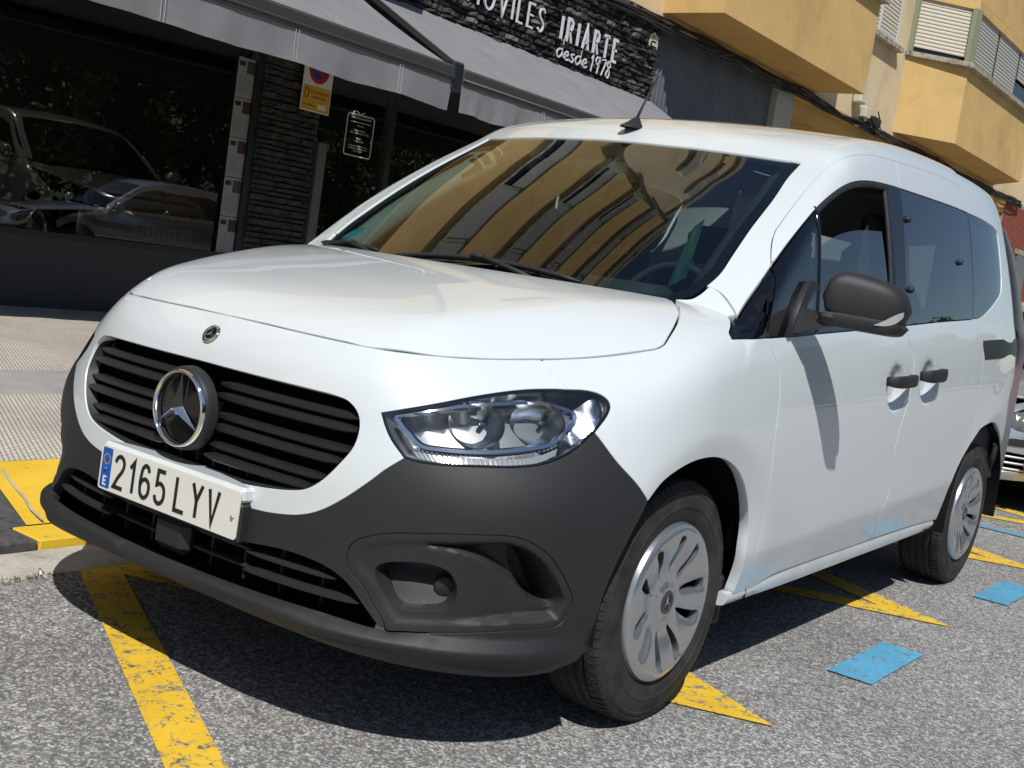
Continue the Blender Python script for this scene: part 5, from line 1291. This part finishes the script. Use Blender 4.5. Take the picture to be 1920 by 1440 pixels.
# opening hours printed on the door glass
hs=empty('opening_hours',(XF-.03,6.63,2.0)); tag(hs,'white outlined opening hours panel printed on the dark shop glass','sign')
M_pr=mat('white_glass_print',(.60,.62,.58),.6); q=MB(); w_,h_=.205,.44
rr=[];rad=.03
for cx,cy,t0 in ((w_-rad,h_-rad,0),(-w_+rad,h_-rad,90),(-w_+rad,-.0+rad,180),(w_-rad,rad,270)):
    for k in range(5): t=R(t0+22.5*k); rr.append((cx+rad*math.cos(t),cy+rad*math.sin(t)))
stroke(q,rr,.012,(0,0,0),(0,1,0),(0,0,1),.002,True); q.obj('outline',M_pr,hs)
q=MB(); stroke(q,[(-.15,.42),(-.12,.465),(-.09,.475)],.014,(0,0,0),(0,1,0),(0,0,1),.002); stroke(q,[(-.08,.475),(-.03,.45)],.012,(0,0,0),(0,1,0),(0,0,1),.002); stroke(q,[(-.01,.45),(.045,.475)],.012,(0,0,0),(0,1,0),(0,0,1),.002); stroke(q,[(-.16,.36),(.16,.36)],.006,(0,0,0),(0,1,0),(0,0,1),.002); tag(q.obj('logo_strokes',M_pr,hs),kind='stuff')
for s_,z,sz in (('AUTOMOVILES IRIARTE',.405,.030),('Horario',.325,.030),('Lunes a viernes',.275,.028),('9:00 - 13:30 / 16:00 - 19:30',.245,.026),('Sábado',.190,.030),('10:00 - 13:00',.158,.028),('www.automovilesiriarte.com',.110,.024),('info@automovilesiriarte.com',.083,.024),('948 12 12 17',.053,.026)): text('words',s_,sz,M_pr,hs,frame((.001,0,z),(0,1,0),(0,0,1)),.0005)
# corrugated gate, pillar, porch
V=[];F=[]; n=146
for i in range(n+1):
    y=12.45+4.15*i/n; x=XF-.12+(.03 if (i%4) in (0,1) else 0)
    V+=[(x,y,.1),(x,y,4.9)]
for i in range(n): F.append((2*i,2*i+2,2*i+3,2*i+1))
M_gate=mat('blue_grey_gate',(.115,.13,.15),.5,.2); co=texco(M_gate); setc(M_gate,ramp(M_gate,noise(M_gate,co,1.5,5),[(.3,(.095,.11,.13)),(.7,(.14,.155,.175))])); mesh('corrugated_gate',V,F,M_gate,B)
wall('gate_post',16.6,17.32,.0,4.96,mat('pale_render',(.42,.41,.39),.9),XF-.3,XF+.02)
wall('gate_jamb',16.1,16.6,.0,4.96,M_gate,XF-.3,XF-.10)
wall('porch_back',17.32,32.3,.0,4.96,mat('grey_render',(.30,.27,.24),.9),XF-2.2,XF-2.0)
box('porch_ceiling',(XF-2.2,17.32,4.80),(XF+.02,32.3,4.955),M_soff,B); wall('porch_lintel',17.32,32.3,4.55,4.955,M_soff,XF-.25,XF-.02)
# brick pier
M_brk=mat('red_brick',(.30,.075,.05),.85); co=texco(M_brk); setc(M_brk,ramp(M_brk,noise(M_brk,co,7,4),[(.3,(.22,.05,.035)),(.7,(.36,.10,.065))]))
pier=wall('brick_pier_core',32.3,36.6,.0,4.95,mat('brick_mortar',(.42,.36,.30),.95),XF-.3,XF-.012)
bk_=MB(); z=.1;r_=0
while z<4.85:
    y=32.3-(.13 if r_%2 else 0)
    while y<36.6:
        a,b=max(y+.006,32.306),min(y+.254,36.594)
        if b-a>.03 and not (34.6<(a+b)/2<35.9 and 2.3<z<3.6): bk_.box((XF-.02,a,z+.006),(XF+.004+.003*rng.random(),b,z+.074))
        y+=.26
    z+=.08;r_+=1
tag(bk_.obj('brick_facing',M_brk,pier),kind='stuff')
box('opening',(XF-.01,34.6,2.3),(XF+.008,35.9,3.6),M_win,pier); box('lintel',(XF-.01,34.3,3.6),(XF+.04,36.1,3.74),M_sill,pier)
wall('far_wall',36.6,70,.0,4.96,mat('brown_render',(.20,.165,.13),.9)); box('far_sill',(XF-.1,36.6,1.9),(XF+.25,70,2.15),M_sill,B)
wall('near_wall',-40,-18,.0,4.96,M_cream)
# bays and windows, storey by storey
FH=3.05; Z0=5.02
def shutter(name,a,b,z0,z1,m,parent,nz=None,off=.0):
    # ribbed roller shutter between ground points a and b
    a=np.array(a,float);b=np.array(b,float); d=(b-a)/np.linalg.norm(b-a); nrm=np.array((d[1],-d[0])); nz=nz or int((z1-z0)/.075)
    V=[];F=[]
    for k in range(nz+1):
        z=z0+(z1-z0)*k/nz
        for (o_,dz) in ((.0,0),(.022,.012),(.022,.045)):
            for p in (a,b): V.append((p[0]+nrm[0]*(o_+off),p[1]+nrm[1]*(o_+off),min(z+dz,z1+.05)))
    n=len(V)//2
    for k in range(n-1): F.append((2*k,2*k+1,2*k+3,2*k+2))
    return mesh(name,V,F,m,parent)
def bay(y0,y1,zb,kind,open_=(.25,.0,.4,.1),vis=True):
    xo=XF+1.0; c=0.0 if kind==1 else 1.15
    pts=[(XF,y0-c),(xo,y0),(xo,y1),(XF,y1+c)]
    root=empty('bay',(0,0,0),0,B)
    def prism(nm,P,z0,z1,m,par):
        n=len(P); V=[(x,y,z0) for x,y in P]+[(x,y,z1) for x,y in P]; return mesh(nm,V,[(i,(i+1)%n,n+(i+1)%n,n+i) for i in range(n)]+[tuple(range(n))[::-1],tuple(range(n,2*n))],m,par)
    ww=prism('bay_wall',pts,zb,zb+1.62,M_och,root)
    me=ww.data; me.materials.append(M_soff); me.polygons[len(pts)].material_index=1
    big=[(XF-.0,y0-c-.10),(xo+.13,y0-.10),(xo+.13,y1+.10),(XF,y1+c+.10)]
    prism('bay_sill',big,zb+1.62,zb+1.72,M_sill,root); prism('bay_head',pts,zb+2.86,zb+FH-.004,M_och,root)
    # glazing band with posts and shutters
    sides=[(pts[0],pts[1]),(pts[1],pts[2]),(pts[2],pts[3])]
    for si,(a,b) in enumerate(sides):
        a=np.array(a);b=np.array(b); L=np.linalg.norm(b-a); d=(b-a)/L; nseg=max(1,int(round(L/1.75))); nr=np.array((d[1],-d[0]))
        ia=a-nr*.12; ib=b-nr*.12
        mesh('bay_glass',[(*ia,zb+1.72),(*ib,zb+1.72),(*ib,zb+2.86),(*ia,zb+2.86)],[(0,1,2,3)],M_win,root)
        for k in range(nseg):
            p=ia+d*(L*k/nseg+.07); q=ia+d*(L*(k+1)/nseg-.07); z0=zb+1.74+(rng.choice([.12,.30,.5,.12])) if True else 0
            shutter('roller_shutter',p,q,z0 if si else zb+1.84,zb+2.84,M_shut if si!=1 else M_shg,root,off=.05)
        for k in range(nseg+1):
            p=ia+d*(L*k/nseg) if 0<k<nseg else (a+d*.07 if k==0 else b-d*.07)
            q=MB(); q.box((p[0]-.05,p[1]-.05,zb+1.70),(p[0]+.05,p[1]+.05,zb+2.87)); q.obj('bay_post',M_green,root)
    return root
def flat_window(y0,y1,zb):
    r_=empty('window',(0,0,0),0,B)
    mesh('pane',[(XF+.004,y0,zb+1.7),(XF+.004,y1,zb+1.7),(XF+.004,y1,zb+2.86),(XF+.004,y0,zb+2.86)],[(0,1,2,3)],M_win,r_)
    q=MB()
    for a,b,c,d_ in ((y0,y0+.07,1.7,2.86),(y1-.07,y1,1.7,2.86),((y0+y1)/2-.03,(y0+y1)/2+.03,1.7,2.86)): q.box((XF+.001,a,zb+c),(XF+.05,b,zb+d_))
    q.box((XF+.001,y0+.07,zb+1.7),(XF+.048,y1-.07,zb+1.78)); q.box((XF+.001,y0+.07,zb+2.80),(XF+.048,y1-.07,zb+2.86)); q.obj('frame',M_wf,r_)
    shutter('blind',(XF+.012,y0+.08),(XF+.012,y1-.08),zb+1.8,zb+2.8,M_shut,r_,off=-.004)
    box('window_sill',(XF-.02,y0-.15,zb+1.60),(XF+.16,y1+.15,zb+1.69),M_sill,r_)
    return r_
NF=5
for (y0,y1,kd_) in ((12.42,18.07,1),(23.65,29.45,2),(.6,6.2,2),(-10.6,-4.9,1),(35,41,1)):
    b0=bay(y0,y1,Z0+(.07 if kd_==2 else 0),kd_)
    for f_ in range(1,NF): c=copy_tree(b0,B); c.location.z=FH*f_
for (y0,y1) in ((19.55,21.75),(9.0,11.0),(-3.3,-1.2),(31.6,33.0)):
    w0=flat_window(y0,y1,Z0)
    for f_ in range(1,NF): c=copy_tree(w0,B); c.location.z=FH*f_
# cables along the wall
q=MB()
for k in range(9):
    pts=[]; ph=rng.random()*6
    for i in range(60):
        y=10.6+23*i/59; pts.append((XF+.05+.02*k*.5+.02*math.sin(y*2+ph),y,4.90-.03*k*.5+.05*math.sin(y*.7+ph)+.03*math.sin(y*2.3+ph*2)+.004*(y-12)))
    q.tube(pts,.011+.012*rng.random(),5)
tag(q.obj('cable_bundle',mat('black_cable',(.018,.017,.016),.7)),'thick bundle of black cables running along the wall under the bays','cables')
q=MB()
for k in range(46):
    c=np.array((XF+.12,20.95,4.98))+rng.normal(0,1,3)*np.array((.04,.16,.07)); d=rng.normal(0,1,3)*np.array((.04,.12,.06)); q.tube([c-d,c+np.array((.05,0,-.07)),c+d],.014,4)
q.bbox((XF+.04,20.8,4.92),(XF+.22,21.2,5.12),.03)
tag(q.obj('cable_tangle',MATS['black_cable']),'tangle of black cables beside the white wall box','cables')
q=MB(); q.bbox((XF+.02,19.95,5.22),(XF+.20,20.25,5.75),.03); tag(q.obj('wall_box',mat('white_box_plastic',(.62,.60,.50),.5)),'tall cream telecom box on the wall above the cables','wall box')
q=MB(); q.bbox((XF+.02,20.42,5.02),(XF+.16,20.72,5.24),.02); tag(q.obj('junction_box',MATS['white_box_plastic']),'small cream junction box right of the tall telecom box','wall box')
# showroom interior
M_flr=mat('showroom_floor',(.10,.105,.11),.12); 
box('showroom_floor',(XF-7,-18,.06),(XF-.26,12.3,.34),M_flr,B); box('showroom_back',(XF-7.2,-18,.1),(XF-7,12.3,3.7),mat('showroom_wall',(.05,.05,.052),.8),B); box('showroom_ceiling',(XF-7,-18,3.6),(XF-.3,12.3,3.7),MATS['showroom_wall'],B); box('showroom_side',(XF-7,12.3,.1),(XF-.3,12.4,3.7),MATS['showroom_wall'],B)
M_lamp=mat('lit_showroom_lamp',(.8,.7,.5),.5,emit=(1,.86,.66),estr=28)
for k,(x,y) in enumerate(((-9.2,1.0),(-9.2,3.2),(-9.2,5.4),(-11.4,2.0),(-11.4,4.6))):
    l_=MB().lathe([(.0005,0),(.10,0),(.11,.03),(.11,.06)],20,'z',(x,y,3.535)).obj('ceiling_lamp',M_lamp,None,True); tag(l_,'small round lit lamp on the showroom ceiling','lamp','lamps on the showroom ceiling')
# ---------------------------------------------------------------- other cars (hatchback body)
def c_nose(z): return interp(z,[.15,.25,.35,.45,.55,.63,.70,.76,.85],[-.80,-.85,-.865,-.865,-.85,-.82,-.76,-.66,-.45])
def c_halfw(y,z):
    low=interp(z,[.15,.25,.45,.65,.80,.90],[.76,.81,.845,.85,.835,.815]); w=np.maximum(z-.90,0); return np.where(z>.90,.815-.42*w-.15*w*w,low)
def c_hood(x,y): return interp(y,[-.9,-.75,-.6,-.3,.1,.4,.7],[.56,.685,.745,.815,.885,.925,.95])-.05*(np.abs(x)/.7)**2.5
def c_top(x,y):
    v=y-.22*x*x; return interp(v,[-.2,.25,.6,.95,1.15,1.5,2.0,2.5,2.9,3.2,3.4],[.66,.90,1.13,1.33,1.385,1.42,1.415,1.355,1.22,1.02,.80])-.03*(np.abs(x)/.6)**2
def c_wrap(x,y,z):
    a=np.maximum(c_halfw(y,z),.3); b=np.maximum(-.05-c_nose(z),.2); f=np.maximum(-.05-y,0)/b; r=np.maximum(y-2.3,0)/1.0
    q=((np.abs(x)/a)**2.7+f**2.7)**(1/2.7); q2=((np.abs(x)/a)**3.6+r**3.6)**(1/3.6); return (np.where(y>1.1,q2,q)-1)*.85
def GC(P):
    x,y,z=P[...,0],P[...,1],P[...,2]; w=c_wrap(x,y,z)
    return np.minimum(smax(w,(z-c_hood(x,y))*.9,.09),smax(w,(z-c_top(x,y))*.8,.07))
def side(L): return lift(np.array(L,float),'x',GC)
def front(L): return lift(np.array([[np.arctan2(x,.1+.75)*.9,z] for x,z in L]),'c',GC)
def topP(L): return lift(np.array(L,float),'z',GC)
def arch(yc,r,a0,a1,n=16): return [(yc+r*math.cos(R(a0+(a1-a0)*i/n)),.30+r*math.sin(R(a0+(a1-a0)*i/n))) for i in range(n+1)]
CARM=None
def make_car(name,label,paint,platetxt,lab2='car'):
    car=empty(name,(0,0,0)); tag(car,label,lab2)
    PN=lambda n,polys,mode,m,**k: panel(n,polys,mode,m,k.pop('parent',car),GC,h=k.pop('h',.05),**k)
    D=lambda L: catmull(np.array(L,float),.05) if len(L)>2 else np.array(L,float)
    def lin(L,step=.04):
        out=[]
        for a,b in zip(L[:-1],L[1:]):
            a=np.array(a,float);b=np.array(b,float); n=max(1,int(np.linalg.norm(b-a)/step)); out+= [tuple(a+(b-a)*i/n) for i in range(n)]
        return out+[tuple(L[-1])]
    WB=2.54
    belt=lambda y: .90+.035*(y-.4)/2
    # outlines in side view (y,z)
    fen=lin([(-.30,.62),(-.20,.70),(-.05,.765),(.25,.84),(.42,.885),(.42,.60),(.42,.24),(.33,.24)])+arch(0,.345,-8,140)
    PN('fender',[side(fen)],'x',paint,mirror=True)
    d1=lin([(.425,.24),(1.52,.24),(1.52,belt(1.52)),(.425,belt(.425)),(.425,.24)])[:-1]; d2=lin([(1.525,.24),(2.12,.24)])+arch(WB,.345,188,128)[1:]+lin([(2.40,belt(2.4)),(1.525,belt(1.525)),(1.525,.24)])[:-1]
    PN('front_door',[side(d1)],'x',paint,mirror=True); PN('rear_door',[side(d2)],'x',paint,mirror=True)
    qd=lin([(2.405,.60)])+arch(WB,.345,126,-8)+lin([(3.0,.30),(3.16,.35),(3.20,.75),(3.10,1.0),(2.80,1.16),(2.55,1.30),(2.40,1.10),(2.405,.60)])[:-1]
    PN('quarter_panel',[side(qd)],'x',paint,mirror=True)
    wn_=lin([(.50,belt(.5)+.012),(2.36,belt(2.36)+.012),(2.50,1.06),(2.30,1.24),(1.95,1.30),(1.35,1.30),(1.0,1.22),(.50,belt(.5)+.012)])[:-1]
    rim=lin([(.40,.90),(.44,.905),(.55,.98),(.95,1.235),(1.05,1.285),(1.35,1.34),(1.95,1.345),(2.35,1.29),(2.52,1.25),(2.54,1.06),(2.405,belt(2.4)+.004),(.40,.90)])[:-1]
    PN('window_frame',[side(rim)],'x',paint,holes=[side(wn_)],mirror=True,h=.03,gap=.001)
    PN('side_glass',[side(wn_)],'x',M_win,mirror=True,gap=-.002,skirt=0,off=.006)
    hd=[(0,-.60),(.25,-.59),(.45,-.55),(.58,-.45),(.66,-.20),(.70,.10),(.70,.42),(.55,.34),(.3,.28),(0,.26)]
    hdP=topP(D(hd)); PN('hood',[mirror_poly(hdP)],'z',paint)
    wsq=topP(lin([(0,.30),(.35,.33),(.62,.42),(.66,.50),(.60,.80),(.54,1.0),(.3,.96),(0,.94)])); PN('windscreen',[mirror_poly(wsq)],'z',M_win,skirt=0)
    rf=topP(lin([(0,.945),(.3,.965),(.545,1.01),(.57,1.4),(.57,1.95),(.53,2.35),(.3,2.42),(0,2.44)])); PN('roof',[mirror_poly(rf)],'z',paint)
    pil_=topP(lin([(.67,.46),(.61,.80),(.55,1.005),(.575,1.4),(.575,1.95),(.54,2.35),(.62,2.30),(.64,1.9),(.64,1.4),(.62,1.05),(.68,.75),(.73,.50),(.67,.46)])[:-1]); PN('roof_rail',[pil_],'z',paint,gap=0,h=.03,mirror=True)
    tl=topP(lin([(0,2.445),(.3,2.425),(.53,2.36),(.62,2.6),(.64,2.85),(0,2.98)])); PN('rear_glass',[mirror_poly(tl)],'z',M_win,skirt=0)
    q=MB(); q.bbox((-.70,2.85,.35),(.70,3.22,.98),.12); q.obj('tail_panel',paint,car)
    # front: painted mask between hood and bumper, lamps, grille, bumper
    cowl=front(lin([(0,.715),(.30,.712),(.50,.70),(.66,.735),(.80,.80),(.86,.82),(.86,.62),(.80,.56),(.62,.50),(.40,.485),(0,.485)]))
    hl=np.array(front(catmull(np.array([(.40,.600),(.52,.67),(.68,.715),(.80,.735),(.83,.70),(.78,.62),(.66,.555),(.50,.535)]),.02,True)))
    gro=front(catmull(np.array([(0,.655),(.20,.652),(.30,.635),(.335,.60),(.28,.572),(.12,.560),(0,.558)]),.03))
    PN('front_mask',[mirror_poly(cowl)],'c',paint,holes=[hl,(hl*np.array((-1,1,1)))[::-1],mirror_poly(gro)],h=.03,gap=.001)
    PN('headlight',[hl],'c',mat('lamp_amber_grey',(.30,.28,.22),.1,.5,coat=1),mirror=True,h=.03,disp=lambda Q,P:.012+.02*np.sin(Q[:,0]*40)**2,skirt=0)
    PN('headlight_cover',[hl],'c',M_lens,mirror=True,h=.05,skirt=0)
    PN('grille',[mirror_poly(gro)],'c',M_black,h=.03,disp=lambda Q,P:.02+.010*np.sin(Q[:,1]*330),skirt=0)
    eb=MB()
    for dz in (0,.032): stroke(eb,[(-.045,.0+dz),(0,.038+dz),(.045,.0+dz)],.016,(0,-.868,.575),(1,0,0),(0,.2,1),.012)
    eb.obj('chevron_badge',M_chrome,car)
    bp_=front(lin([(0,.482),(.40,.482),(.62,.497),(.80,.557),(.90,.60),(.92,.45),(.92,.26),(.70,.22),(.3,.20),(0,.20)]))
    op=front(lin([(0,.40),(.30,.40),(.62,.39),(.70,.34),(.62,.27),(.3,.262),(0,.262)]))
    PN('bumper',[mirror_poly(bp_)],'c',paint,holes=[mirror_poly(op)],h=.03,gap=.001,skirt=.03)
    PN('intake',[mirror_poly(op)],'c',M_dark,h=.05,disp=lambda Q,P:np.full(len(P),.05),skirt=0)
    for zc in (.365,.325,.285):
        xs=np.linspace(-.66,.66,26); P=front([(x,zc) for x in xs])-np.array((0,-.01,0)); q=MB(); q.tube(P,.0075,6); q.obj('intake_bar',mat('silver_bar',(.62,.62,.60),.35,.3),car,True)
    PN('rub_strip',[front(lin([(0.30,.478),(.62,.490),(.80,.545),(.85,.53),(.80,.49),(.62,.44),(.30,.43)]))],'c',M_black,h=.03,off=-.008,mirror=True)
    for s in (1,-1):
        q=MB(); q.lathe([(.0005,.01),(.03,.008),(.036,-.02)],16,'y'); o=q.obj('fog_lamp',M_refl,car,True); o.location=(s*.62,-.745,.33)
        q=MB(); q.bbox((s*.93-.09,.50,.90),(s*.93+.09,.62,1.03),.04); smooth_angle(q.obj('wing_mirror',paint,car),60)
    number_plate(car,(0,-.885,.445),(1,0,0),(0,.02,1),platetxt)
    q=MB(); q.box((-.78,-.6,.16),(.78,3.0,.24)); q.obj('underbody',M_dark,car)
    # dark cabin mass so the glass reads as dark
    q=MB(); q.bbox((-.66,.55,.5),(.66,2.7,1.10),.1); q.obj('cabin',M_dark,car)
    for yc in (0,WB):
        for s in (1,-1):
            q=MB(); V=[];F=[]
            for k in range(17):
                t=R(-20)+R(220)*k/16
                for x in (.45,.80): V.append((s*x,yc+.352*math.cos(t),.30+.352*math.sin(t)))
            for k in range(16): F.append((2*k,2*k+1,2*k+3,2*k+2))
            n=len(V); V.append((s*.45,yc,.30)); F+=[(n,2*k,2*k+2) for k in range(16)]; mesh('wheel_arch_liner',V,F,M_dark,car)
            w=empty('wheel',(s*.72,yc,.298),0,car); w.rotation_euler=(0,0,0 if s>0 else math.pi); w.scale=(.9,.915,.915)
            for p_ in parts:
                if p_.name.split('.')[0] in ('tyre','hubcap','rim'): c=p_.copy(); COL.objects.link(c); c.parent=w
    return car
M_sil=mat('silver_car_paint',(.50,.52,.54),.28,.55,coat=1.0)
silver=make_car('parked_car','silver hatchback parked behind the white van','silver_car' and M_sil,'1066 FKJ'); silver.location=(-.06,6.05,0)
M_wht=mat('pale_showroom_paint',(.38,.41,.44),.25,.3,coat=1.0)
suv=copy_tree(silver); 
def retag(o,label): o['label']=label
retag(suv,'pale car with registration plate standing behind the showroom glass'); suv.location=(-8.55,4.80,.36); suv.rotation_euler=(0,0,R(86)); suv.scale=(1.08,1.08,1.16)
suv.name='showroom_car'
for ch in list(suv.children):
    if ch.name.startswith('number_plate'):
        for g in list(ch.children): bpy.data.objects.remove(g)
        bpy.data.objects.remove(ch); continue
    if ch.type=='MESH' and ch.data.materials and ch.data.materials[0]==M_sil:
        ch.data=ch.data.copy(); ch.data.materials[0]=M_wht
number_plate(suv,(0,-.885,.445),(1,0,0),(0,.02,1),'3771 LCJ')
# ---------------------------------------------------------------- across the street: verge, trees, hillside
M_grass=mat('verge_grass',(.055,.10,.025),.95); co=texco(M_grass); setc(M_grass,ramp(M_grass,noise(M_grass,co,1.2,6),[(.3,(.035,.065,.015)),(.7,(.09,.14,.035))]))
sheet('far_pavement',[(11,-90),(14,-90),(14,160),(11,160)],.10,M_band,kind='structure')
sheet('verge',[(14,-90),(60,-90),(60,160),(14,160)],.08,M_grass,kind='structure')
M_leaf=mat('leaf_green',(.055,.10,.022),.6); co=texco(M_leaf); n,l,b=nodes(M_leaf); oi=n.new('ShaderNodeObjectInfo'); gi=n.new('ShaderNodeNewGeometry'); setc(M_leaf,ramp(M_leaf,gi.outputs['Random Per Island'],[(0,(.025,.055,.012)),(.5,(.06,.11,.022)),(1,(.12,.17,.04))]))
M_bark=mat('bark',(.07,.055,.04),.95)
def tree_meshes(seed,h,rx):
    r=np.random.default_rng(seed); t=MB(); t.tube([(0,0,0),(.05,.02,h*.3),(.0,.05,h*.6),(.1,0,h*.85)],[.16,.12,.08,.03],8)
    for k in range(7):
        z=h*(.3+.08*k); a=r.random()*6.28; t.tube([(0,0,z),(rx*.4*math.cos(a),rx*.4*math.sin(a),z+.5),(rx*.75*math.cos(a),rx*.75*math.sin(a),z+1.0)],[.06,.04,.015],5)
    c=MB(); V=[];F=[]
    cl=[(r.normal(0,rx*.42),r.normal(0,rx*.42),h*(.22+.76*r.random()),rx*(.22+.2*r.random())) for _ in range(34)]
    for (x,y,z,s) in cl:
        for k in range(150):
            d=r.normal(0,1,3); d/=np.linalg.norm(d); p=np.array((x,y,z))+d*s*r.random()**.4; u=r.normal(0,1,3);u/=np.linalg.norm(u); v=np.cross(u,r.normal(0,1,3)); v/=np.linalg.norm(v); w=.10+.08*r.random()
            i=len(V); V+=[p-u*w,p+v*w*.5,p+u*w,p-v*w*.5]; F.append((i,i+1,i+2,i+3))
    c.V=[tuple(q) for q in V]; c.F=F; return t,c
protos=[]
for k,(h,rx) in enumerate(((7.5,2.2),(6.0,2.4),(8.5,2.0))):
    t,c=tree_meshes(40+k,h,rx); e=empty('tree',(0,0,0)); t.obj('trunk',M_bark,e,True); c.obj('crown',M_leaf,e); protos.append(e)
k=0
for i in range(40):
    y=-10+2.1*i+rng.normal(0,.6); x=15.5+rng.random()*7
    e=protos[i] if i<3 else copy_tree(protos[i%3]); e.location=(x,y,.05); e.rotation_euler=(0,0,rng.random()*6.28)
    tag(e,'leafy green tree on the verge across the street','tree','trees across the street, seen as reflections in the glass')
hg=MB(); V=[];F=[]; r=np.random.default_rng(5)
for k in range(16000):
    y=-12+70*r.random(); z=.2+3.6*r.random()**.8; x=24.5+1.2*r.normal(0,.5)+.6*math.sin(y*.8); p=np.array((x,y,z)); u=r.normal(0,1,3);u/=np.linalg.norm(u); v=np.cross(u,r.normal(0,1,3)); v/=np.linalg.norm(v); w=.16+.12*r.random()
    i=len(V); V+=[p-u*w,p+v*w*.5,p+u*w,p-v*w*.5]; F.append((i,i+1,i+2,i+3))
hg.V=[tuple(q) for q in V]; hg.F=F; tag(hg.obj('hedge',M_leaf),'dense green hedge behind the trees across the street','hedge',kind='stuff')
# hillside
nx,ny=70,90; V=[];F=[]; H=np.zeros((nx,ny))
X=np.linspace(60,420,nx); Yv=np.linspace(-260,520,ny)
ph=rng.random(20)*6.28
for i,x in enumerate(X):
    for j,y in enumerate(Yv):
        u=(x-60)/200; h=62*sstep(np.array(u),0,1.1)*(.78+.22*math.sin(y*.011+1.0)+.10*math.sin(y*.031+ph[0]))
        for k in range(6): h+=1.8*math.sin(x*.03*(k+1)*.6+ph[k])*math.sin(y*.025*(k+1)*.7+ph[k+6])*min(1,u*2)
        V.append((x,y,float(h)-.5))
for i in range(nx-1):
    for j in range(ny-1): F.append((i*ny+j,(i+1)*ny+j,(i+1)*ny+j+1,i*ny+j+1))
M_hill=mat('scrubby_hillside',(.09,.10,.05),.95); co=texco(M_hill); setc(M_hill,ramp(M_hill,noise(M_hill,co,.06,9,.68),[(.36,(.025,.04,.014)),(.5,(.06,.085,.03)),(.62,(.16,.14,.085)),(.72,(.28,.25,.19))]))
tag(mesh('hillside',V,F,M_hill,None,True),kind='structure')
